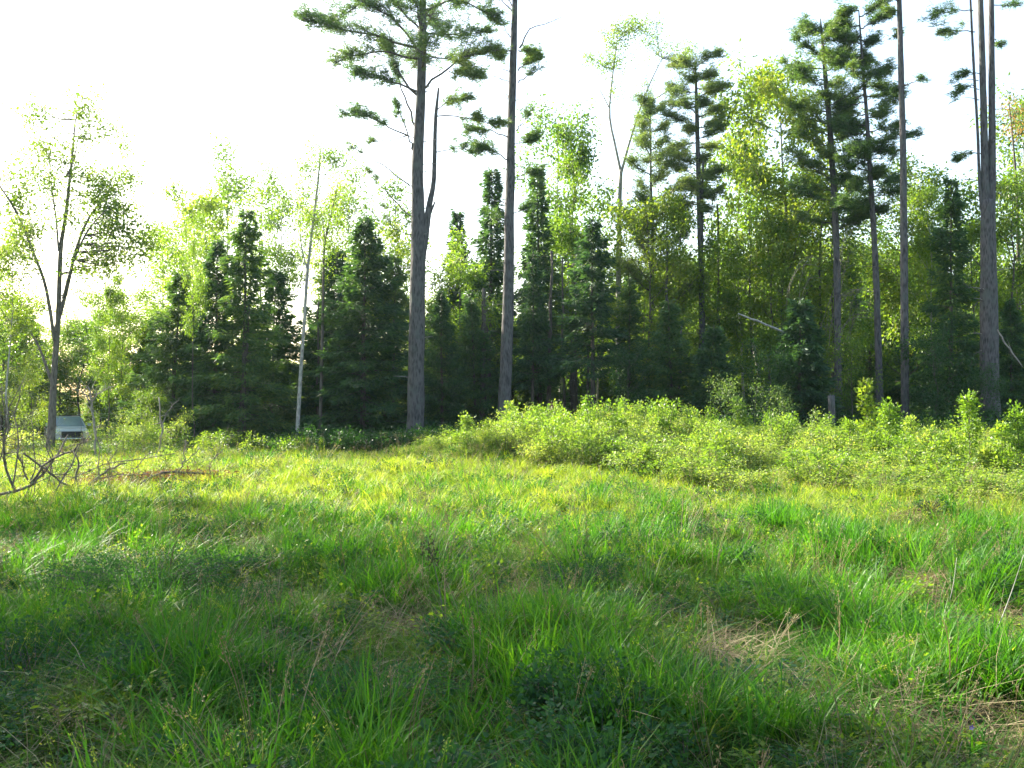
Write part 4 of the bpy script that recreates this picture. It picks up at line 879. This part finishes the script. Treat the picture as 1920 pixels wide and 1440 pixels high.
def hanging_dead():
    global rng
    keep = rng; rng = np.random.default_rng(61); o = P3(1648, 430, 39.6); t = empty('hanging_dead_branches', o); tag(t, 'tangle of hanging grey dead branches beside the dark low spruce', 'branches')
    for k in range(17):
        x0, y0 = 1642 + rng.normal(0, 5), 425 + rng.uniform(0, 190); L = rng.uniform(50, 110); a = rng.normal(-.2, .3)
        if k > 11: x0, y0 = 1540 + rng.uniform(0, 60), 520 + rng.uniform(-40, 60); L *= .8
        c = [P3(x0, y0, 39.6) - o, P3(x0 - L * .55, y0 + 10 * a, 39.2 + rng.normal(0, .4)) - o, P3(x0 - L * .85, y0 + L * .6, 39 + rng.normal(0, .4)) - o, P3(x0 - L * .95, y0 + L * 1.3, 39 + rng.normal(0, .4)) - o]
        g = Geo(); p = smooth_path(c, 9); p[1:] += np.cumsum(rng.normal(0, .035, (8, 3)), 0); tube(g, p, np.linspace(.012, .004, 9), 4, 0, cap=False)
        for q in range(9):
            i = int(rng.integers(2, 8)); d = rng.normal(0, .16, 3) - np.array((0, 0, .28)); tube(g, smooth_path([p[i], p[i] + d * .6, p[i] + d], 3), [.006, .005, .003], 3, 0, cap=False)
        g.obj('branch', M['grey_wood'], t)
    rng = keep
hanging_dead()
def stump(name, px, top, w, D, label, mat, hbase=-.15):
    g = Geo(); o = (wx(px, D), D, gz(wx(px, D), D)); h = wz(top, D) - o[2]; rr = w / FPX * D * .5
    t = np.linspace(0, 1, 8); tube(g, np.stack([.02 * np.sin(t * 5), 0 * t, hbase + (h - hbase) * t], -1), rr * (1 + .35 * (1 - t) ** 3), 11, 0, rough=.06)
    e = empty(name, o); tag(e, label, 'stump'); g.obj('trunk', M[mat], e)
    s = Geo()
    for k in range(7):
        a = k * .9; L = rng.uniform(.03, .10); b = np.array((math.cos(a) * rr * .7, math.sin(a) * rr * .7, h - .03)); tube(s, [b, b + np.array((0, 0, L * .6)), b + np.array((0.005, 0, L))], [rr * .22, rr * .15, .002], 4, 0)
    s.obj('splintered_top', M[mat], e)
stump('tree_stump', 1560, 742, 13, 34.5, 'upright grey broken stump in the shade behind the thicket', 'pine_bark')
stump('rotten_stump', 1036, 757, 15, 34.5, 'low reddish brown rotten stump behind the thicket, right of the bare pine', 'red_wood')

# ------------------------------------------------------------------ saplings and bushes standing out of the thicket
def sapling(px, base_row_depth, top, W, label, mat='bramble', n=900, seed=0, name='birch_sapling', ls=.07, cat='sapling', group='saplings in the thicket'):
    D = base_row_depth; x = wx(px, D); z = gz(x, D); H = wz(top, D) - z; g = Geo(); global rng
    keep = rng; rng = np.random.default_rng(700 + seed); P, Dd = [], []; tr = Geo()
    p = wobble_path((0, 0, -.05), (rng.normal(0, .06), 0, H), 10, .05, seed); tube(tr, p, np.linspace(.016, .004, 10), 5, 0)
    for k in range(int(14 + H * 8)):
        f = rng.uniform(.12, 1); b = np.array([np.interp(f * H, p[:, 2], p[:, c]) for c in (0, 1)] + [f * H]); a = rng.uniform(0, 6.28); L = W * (1.08 - f) ** .7 * rng.uniform(.4, 1); d = np.array((math.cos(a), math.sin(a), .75))
        e = b + d * L; tube(tr, [b, b + d * L * .5, e], [.006, .004, .002], 3, 0, cap=False); m = max(4, int(n / 24)); s = rng.uniform(.2, 1.1, m)[:, None]; off = rng.normal(0, .06, (m, 3)); P.append(b + (e - b) * s + off); Dd.append(off + d * .03)
    P, Dd = np.vstack(P), np.vstack(Dd); L = ls * rng.uniform(.6, 1.2, len(P)); kites(g, P, Dd, L, L * .7, up=np.array((0, 0, 1.)) + rng.normal(0, .8, (len(P), 3)))
    t = empty(name, (x, D, z)); tag(t, label, cat, group); tr.obj('stem', M['dark_bark'], t); g.obj('foliage', M[mat], t); rng = keep
    return t
sapling(872, 28.5, 782, .45, 'small sunlit sapling leaning out at the left end of the thicket', seed=1, n=700)
sapling(962, 29, 762, .55, 'arching sunlit sapling on the thicket crest below the bare pine', seed=2, n=900)
sapling(1196, 29.5, 757, .6, 'low sapling on the thicket crest below the forked tree', seed=3)
sapling(1386, 27.5, 755, .40, 'single sapling with big leaves poking above the thicket, left of the grey stump', seed=4, n=600, ls=.10)
sapling(1525, 27, 758, .35, 'slim sapling top just left of the grey stump', seed=5, n=420)
sapling(1622, 26, 720, .45, 'darker sapling behind the tall bright one, in front of the paired pine trunk', 'leaf', seed=6, n=500, ls=.11)
sapling(1668, 23, 755, .62, 'tall bright yellow green sapling below the straight bare trunk', 'leaf_yellow', seed=7, n=1500)
sapling(1738, 21, 810, .45, 'small round sapling between the two tall bright saplings', seed=8, n=1100)
sapling(1818, 20, 748, .55, 'pointed bright sapling below the triple trunk', 'leaf_yellow', seed=9, n=1500)
sapling(1912, 19.5, 770, .6, 'bright sapling cut by the right frame edge', 'leaf_yellow', seed=10, n=1500)
sapling(1855, 19.2, 840, .5, 'low yellow green sapling right of the pointed one', seed=11, n=1200)
sapling(1478, 26, 782, .40, 'sapling tip in the thicket above the dark gap left of the grey stump', 'leaf_yellow', seed=20, n=700)
sapling(1588, 24, 790, .38, 'sapling just right of the grey stump', 'leaf_yellow', seed=21, n=700)
sapling(1705, 21.5, 790, .42, 'bright sapling right behind the tall one under the bare trunk', seed=22, n=900)
sapling(1782, 19.6, 815, .40, 'short sapling on the left of the pointed one', 'leaf_yellow', seed=23, n=900)
sapling(1880, 19.0, 800, .42, 'slim sapling between the pointed one and the right frame edge', 'leaf_yellow', seed=24, n=900)
sapling(1290, 28, 768, .40, 'sapling tip on the thicket crest in front of the low layered spruce', seed=25, n=700)
sapling(1318, 15.2, 925, .16, 'thin yellow green sprout in the grass before the thicket', 'leaf_yellow', seed=12, n=180, ls=.05, group='sprouts in the meadow')
sapling(1340, 14.6, 918, .10, 'very thin upright sprout right beside the other one in the grass', 'leaf_yellow', seed=13, n=130, ls=.045, group='sprouts in the meadow')
sapling(310, 22, 840, .35, 'small leafy sprout behind the reddish bracken', seed=14, n=420, name='leafy_sprout', group='sprouts in the meadow')
sapling(365, 23, 850, .35, 'pale leafy sprout right of the sprout behind the bracken', seed=15, n=380, name='leafy_sprout', group='sprouts in the meadow')
def bush(name, px, D, W, H, label, mat, n, ls, seed, cat='bush', clus=.09, stems=16):
    x = wx(px, D); g, m = shrub_geo(H, W, stems, n, ls, seed, mat, clus); o = g.obj(name, m, None, (x, D, gz(x, D))); return tag(o, label, cat)
bush('olive_bush', 1408, 35, 2.0, 2.6, 'soft olive green bush behind the thicket, left of the dark spruce', 'rust_leaf' if 0 else 'pine', 4200, .07, 801, clus=.14)
for k, (px, D, W, H, lab) in enumerate([(232, 35, 2.0, 1.2, 'pale yellowish bush right behind the dead sapling on the left'), (285, 38, 2.4, 1.8, 'yellow green bush in front of the left spruce group'), (350, 36, 2.4, 1.1, 'low light green bush in front of the left dark spruces'),
                                        (450, 36, 2.6, 1.0, 'low green bush in front of the tall pointed left spruce'), (0, 32, 1.8, 1.0, 'yellow green bush at the left edge in front of the parked vehicle'), (545, 35, 1.4, .7, 'small pale weed bush at the foot of the slim birch')]):
    bush('wood_edge_bush', px, D, W, H, lab, 'bramble' if k in (0, 1, 4) else 'leaf', 2200, .075, 820 + k)
# dead bracken patch
g = Geo(); rb = np.random.default_rng(55); n = 2600; bx_ = wx(300, 20.3) + rb.normal(0, .85, n); by_ = 20.3 + rb.normal(0, .3, n)
P = np.stack([bx_, by_, ground_z(bx_, by_) + rb.uniform(0, .28, n)], -1); Dv = rb.normal(0, 1, (n, 3)) * np.array((1, 1, .4)); kites(g, P, Dv, rb.uniform(.05, .16, n), rb.uniform(.015, .04, n))
n = 900; bx_ = wx(190, 19.6) + rb.normal(0, .35, n); by_ = 19.6 + rb.normal(0, .25, n)
P = np.stack([bx_, by_, ground_z(bx_, by_) + rb.uniform(0, .26, n)], -1); kites(g, P, rb.normal(0, 1, (n, 3)) * np.array((1, 1, .4)), rb.uniform(.05, .16, n), rb.uniform(.015, .04, n))
tag(g.obj('dead_bracken', M['bracken']), 'reddish brown dead bracken and needles under the fallen branches on the left', 'bracken', kind='stuff')

# ------------------------------------------------------------------ weeds in the foreground
def weed_mound(name, px, py, W, H, label, seed, mat='weed', n=2600, ls=.045, stems=60):
    D = gd(py); x = wx(px, D); g, m = shrub_geo(H, W, stems, int(n * 2.2), ls * .62, seed, mat, .045, low=.25); o = g.obj(name, m, None, (x, D, gz(x, D))); return tag(o, label, 'weeds')
weed_mound('vetch_mound', 270, 1125, 1.25, .42, 'dark bluish green mound of fine weeds, the big one at left', 901, n=5200, ls=.035, stems=90)
weed_mound('vetch_mound', 395, 1150, .8, .30, 'smaller dark weed clump right of the big weed mound', 902, n=2600, ls=.035)
weed_mound('leafy_weed', 1085, 1350, .55, .34, 'dark broad leafed weed clump low in the centre foreground', 903, n=900, ls=.06, stems=26)
weed_mound('leafy_weed', 1120, 1440, .5, .30, 'dark leafy weed at the bottom edge of the centre foreground', 904, n=800, ls=.06, stems=24)
weed_mound('leafy_weed', 1075, 1130, .5, .36, 'grey green bushy weed with pale tips in the middle of the meadow', 905, n=1200, ls=.03, stems=30)
weed_mound('leafy_weed', 690, 1330, .7, .30, 'dark weed patch left of the centre foreground', 906, n=1400, ls=.04, stems=40)
weed_mound('leafy_weed', 75, 1300, .8, .30, 'dark fine weed patch low at the left edge', 907, n=1500, ls=.04, stems=40)
weed_mound('leafy_weed', 1150, 1010, .35, .50, 'slim bluish weed standing in the bright grass right of centre', 908, n=500, ls=.035, stems=10)
def stalk(px0, py0, px1, py1, D, w, label, mat, seed, leaves=0, name='weed_stalk', head=0):
    global rng
    keep = rng; rng = np.random.default_rng(seed); x = wx(px0, D); z = gz(x, D); o = np.array((x, D, z)); a = P3(px0, py0, D) - o; b = P3(px1, py1, D) - o; a[2] = min(a[2], -.02)
    g = Geo(); p = smooth_path([a, a * .5 + b * .5 + np.array((.02, 0, .02)), b], 10); tube(g, p, np.linspace(w, w * .4, 10), 5, 0); t = empty(name, o); tag(t, label, 'weed stalk'); g.obj('stem', M[mat], t)
    if leaves:
        l = Geo(); i = rng.integers(1, 9, leaves); d = rng.normal(0, 1, (leaves, 3)) * np.array((1, 1, .3)) + np.array((0, 0, .5)); kites(l, p[i], d, .06, .014); l.obj('foliage', M['weed'], t)
    if head:
        h = Geo(); k = rng.uniform(7, 8.999, head).astype(int); d = rng.normal(0, 1, (head, 3)) + np.array((0, 0, .8)); kites(h, p[k] + rng.normal(0, .035, (head, 3)), d, .022, .012); tag(h.obj('seed_head', M['straw' if mat != 'dark_bark' else 'rust_leaf'], t), kind='stuff')
    rng = keep
stalk(838, 1215, 800, 1005, 6.8, .005, 'dark brown upright weed stalk with a faded brown head in the middle foreground', 'dark_bark', 1, 10, head=160)
stalk(1845, 1200, 1915, 1040, 6.6, .0045, 'long pale dry stalk leaning right near the right edge', 'pale_bark', 2)
stalk(1765, 1165, 1790, 1045, 8.2, .004, 'pale dry stalk leaning above the dirt strip on the right', 'pale_bark', 3)
stalk(1320, 1330, 1425, 1228, 5.6, .003, 'thin arched straw stalk lying over the dry patch', 'dead_wood', 4)
stalk(660, 1195, 655, 1155, 7.0, .010, 'short cut greyish stalk stub left of the tall brown weed', 'weed', 5)
# small purple flower at the lower right
D = gd(1428); x = wx(1806, D); fl = empty('purple_flower', (x, D, gz(x, D))); tag(fl, 'tiny purple flower low in the grass at the bottom right', 'flower')
g = Geo(); tube(g, [(0, 0, 0), (.01, 0, .10), (.012, -.01, .20)], [.002, .002, .0015], 4); g.obj('stem', M['weed'], fl)
for k in range(5):
    g = Geo(); a = k * 1.257; kites(g, np.array([(.012, -.01, .2)]), np.array([(math.cos(a), -.4, math.sin(a))]), .016, .012, up=np.array([(0, -1., 0.01)])); g.obj('petal', M['flower'], fl)

# small pale log pieces and the dirt of the hummock
def hummock():
    g = Geo(); n = 40; rr = np.random.default_rng(3); V = []; nr, ns = 10, 22
    for i in range(nr):
        for j in range(ns):
            q = i / (nr - 1); a = j / ns * 6.283; rad = .42 * q * (1 + .15 * math.sin(3 * a + 1)); z = .34 * (1 - q ** 2.4) + rr.normal(0, .012); V.append((rad * math.cos(a), rad * math.sin(a), z - .04))
    F = [(i * ns + j, i * ns + (j + 1) % ns, (i + 1) * ns + (j + 1) % ns, (i + 1) * ns + j) for i in range(nr - 1) for j in range(ns)]
    g.add(V, F, 0, True); o = g.obj('hummock', M['soil'], None, (HX, HY, gz(HX + .5, HY))); tag(o, 'small bare topped earth hummock ringed by grass on the right of the meadow', 'hummock')
    h = Geo(); m = 420; a = rr.uniform(0, 6.28, m); q = rr.uniform(.02, 1, m); base = np.stack([.42 * q * np.cos(a), .42 * q * np.sin(a), .34 * (1 - q ** 2.4) - .05], -1)
    blades(h, base, a, rr.uniform(.06, .16, m), rr.uniform(.003, .005, m), rr.uniform(.3, 1.5, m), rr.uniform(.2, .8, m)); h.obj('dry_tuft', M['grass'], o)
hummock()

# ------------------------------------------------------------------ the parked vehicle
def vehicle():
    paint = plain('faded_pale_paint', (.60, .65, .70), .4, .0, .5, .06, .4); dark = plain('dark_trim', (.02, .02, .022), .6); glass = plain('sky_tinted_glass', (.22, .30, .36), .12, 0, .9, .1, 1.0)  # pale sky reflection of the windows is put into the glass colour
    tyre = plain('tyre_rubber', (.02, .02, .02), .85); rim = plain('wheel_rim', (.4, .4, .4), .35, .8); lamp = plain('lamp_lens', (.75, .75, .72), .12, 0, .8); chrome = plain('bumper_chrome', (.55, .55, .56), .22, .9)
    D = 54.0; x = wx(126, D); o = empty('parked_truck', (x, D, gz(x, D)), R(31)); tag(o, 'pale grey blue truck facing the camera, half hidden by grass at far left', 'truck')
    def sect(name, prof, mat, bevel=.04):
        """loft of rounded rectangular sections along y: (y, half width bottom, half width top, z bottom, z top)"""
        g = Geo(); ring = []
        for (y, wb, wt, zb, zt) in prof:
            e = min(.10, (zt - zb) * .3); ring.append([(-wb, y, zb), (wb, y, zb), (wb + .01, y, zb + e), (wt + .0, y, zt - e), (wt - e * .9, y, zt), (-wt + e * .9, y, zt), (-wt, y, zt - e), (-wb - .01, y, zb + e)])
        V = np.array(ring).reshape(-1, 3); k = 8; F = [(i * k + j, i * k + (j + 1) % k, (i + 1) * k + (j + 1) % k, (i + 1) * k + j) for i in range(len(prof) - 1) for j in range(k)]
        g.add(V, F, 0, False); g.f.append((np.array([[7, 6, 5, 4, 3, 2, 1, 0]]), 0, False)); e0 = (len(prof) - 1) * k; g.f.append((np.array([[e0 + j for j in range(8)]]), 0, False))
        ob = g.obj(name, mat, o); b = ob.modifiers.new('bevel', 'BEVEL'); b.width = .02; b.segments = 2; b.limit_method = 'ANGLE'; return ob
    sect('body', [(-2.25, .80, .76, .50, .92), (-2.15, .88, .84, .42, 1.02), (-1.0, .90, .88, .40, 1.10), (1.2, .90, .88, .40, 1.10), (2.3, .88, .86, .45, 1.08)], paint)
    sect('cab', [(-1.02, .86, .84, 1.09, 1.13), (-.45, .84, .66, 1.09, 1.72), (.6, .84, .66, 1.09, 1.76), (1.9, .84, .66, 1.09, 1.72), (2.2, .84, .78, 1.09, 1.14)], paint)
    def quad(name, P, mat, th=.012, parent=o):
        P = np.array(P, float); nrm = unit(np.cross(P[1] - P[0], P[2] - P[0])); g = Geo(); g.add(np.vstack([P + nrm * th, P - nrm * th]), [(0, 1, 2, 3), (7, 6, 5, 4), (0, 4, 5, 1), (1, 5, 6, 2), (2, 6, 7, 3), (3, 7, 4, 0)]); return g.obj(name, mat, parent)
    quad('windscreen', [(-.76, -.99, 1.17), (.76, -.99, 1.17), (.60, -.515, 1.66), (-.60, -.515, 1.66)], glass)
    for s in (-1, 1):
        quad('side_window', [(s * .852, -.62, 1.18), (s * .852, .40, 1.18), (s * .715, .36, 1.60), (s * .715, -.36, 1.60)], glass); quad('side_window', [(s * .852, .50, 1.18), (s * .852, 1.75, 1.18), (s * .715, 1.6, 1.60), (s * .715, .46, 1.60)], glass)
        hl = Geo(); tube(hl, [(s * .62, -2.16, .84), (s * .62, -2.275, .84)], [.10, .095], 14); hl.obj('headlight', lamp, o)
        m = Geo(); tube(m, [(s * .86, -.72, 1.17), (s * 1.0, -.74, 1.22)], [.02, .02], 6); q = m.obj('side_mirror', dark, o)
        mm = Geo(); c = np.array((s * 1.04, -.74, 1.25)); mm.add(c + np.array([(a * .09, b * .04, d * .08) for a in (-1, 1) for b in (-1, 1) for d in (-1, 1)]), [(0, 1, 3, 2), (4, 6, 7, 5), (0, 4, 5, 1), (2, 3, 7, 6), (0, 2, 6, 4), (1, 5, 7, 3)]); mm.obj('mirror_shell', paint, q)
        for y in (-1.45, 1.45):
            w = Geo(); tube(w, [(s * .64, y, .36), (s * .66, y, .36), (s * .86, y, .36), (s * .885, y, .36)], [.31, .355, .355, .31], 22); wo_ = w.obj('wheel', tyre, o)
            rm = Geo(); tube(rm, [(s * .88, y, .36), (s * .90, y, .36)], [.20, .15], 14); rm.obj('rim', rim, wo_)
    quad('grille', [(-.52, -2.262, .58), (.52, -2.262, .58), (.52, -2.262, .90), (-.52, -2.262, .90)], dark, .02)
    b = Geo(); tube(b, smooth_path([(-.90, -2.20, .50), (-.6, -2.32, .50), (.6, -2.32, .50), (.90, -2.20, .50)], 12), .075, 8); b.obj('bumper', chrome, o)
    quad('roof_edge', [(-.62, -.50, 1.735), (.62, -.50, 1.735), (.62, -.40, 1.755), (-.62, -.40, 1.755)], dark, .01)
vehicle()

# ------------------------------------------------------------------ added blue haze that lifts the blacks like lens glare
VEIL = 0.00016
if VEIL > 0:
    g = Geo(); X0, X1, Y0, Y1, Z0, Z1 = -120, 120, -20, 130, -2.2, 27
    g.add([(x, y, z) for x in (X0, X1) for y in (Y0, Y1) for z in (Z0, Z1)], [(0, 1, 3, 2), (4, 6, 7, 5), (0, 4, 5, 1), (2, 3, 7, 6), (0, 2, 6, 4), (1, 5, 7, 3)])
    m, t, o = nt('thin_veil'); pv = t.nodes.new('ShaderNodeVolumePrincipled'); pv.inputs['Density'].default_value = VEIL; pv.inputs['Color'].default_value = (.60, .80, 1.0, 1)
    pv.inputs['Anisotropy'].default_value = .5
    t.links.new(pv.outputs[0], o.inputs['Volume']); tag(g.obj('veil', m), 'added thin blue glare haze hanging in the air over the meadow and the wood', 'veil', kind='stuff')

# ------------------------------------------------------------------ trees left of the frame that shade the near meadow
shade = [(LF[2], -11.5, 12, 12), (LF[0], -13.5, 8.5, 12), (LF[2], -16, 14.5, 15), (PN[1], -17, 12, 17), (LF[1], -20, 17, 15), (LF[0], -9.5, 5.5, 9), (SP[0], -20, 14, 15), (PN[0], -27, 19, 20), (LF[3], -9.4, 12.6, 13), (TH[1], -19, 25, 17)]
for k, (v, x, y, H) in enumerate(shade):
    o = place(v, 'shade_tree', 960 + x / y * FPX, y, H=H, label='tree standing outside the left edge whose shade falls on the near meadow', group='trees left of the frame', rz=k * 1.3, fat=1.15)
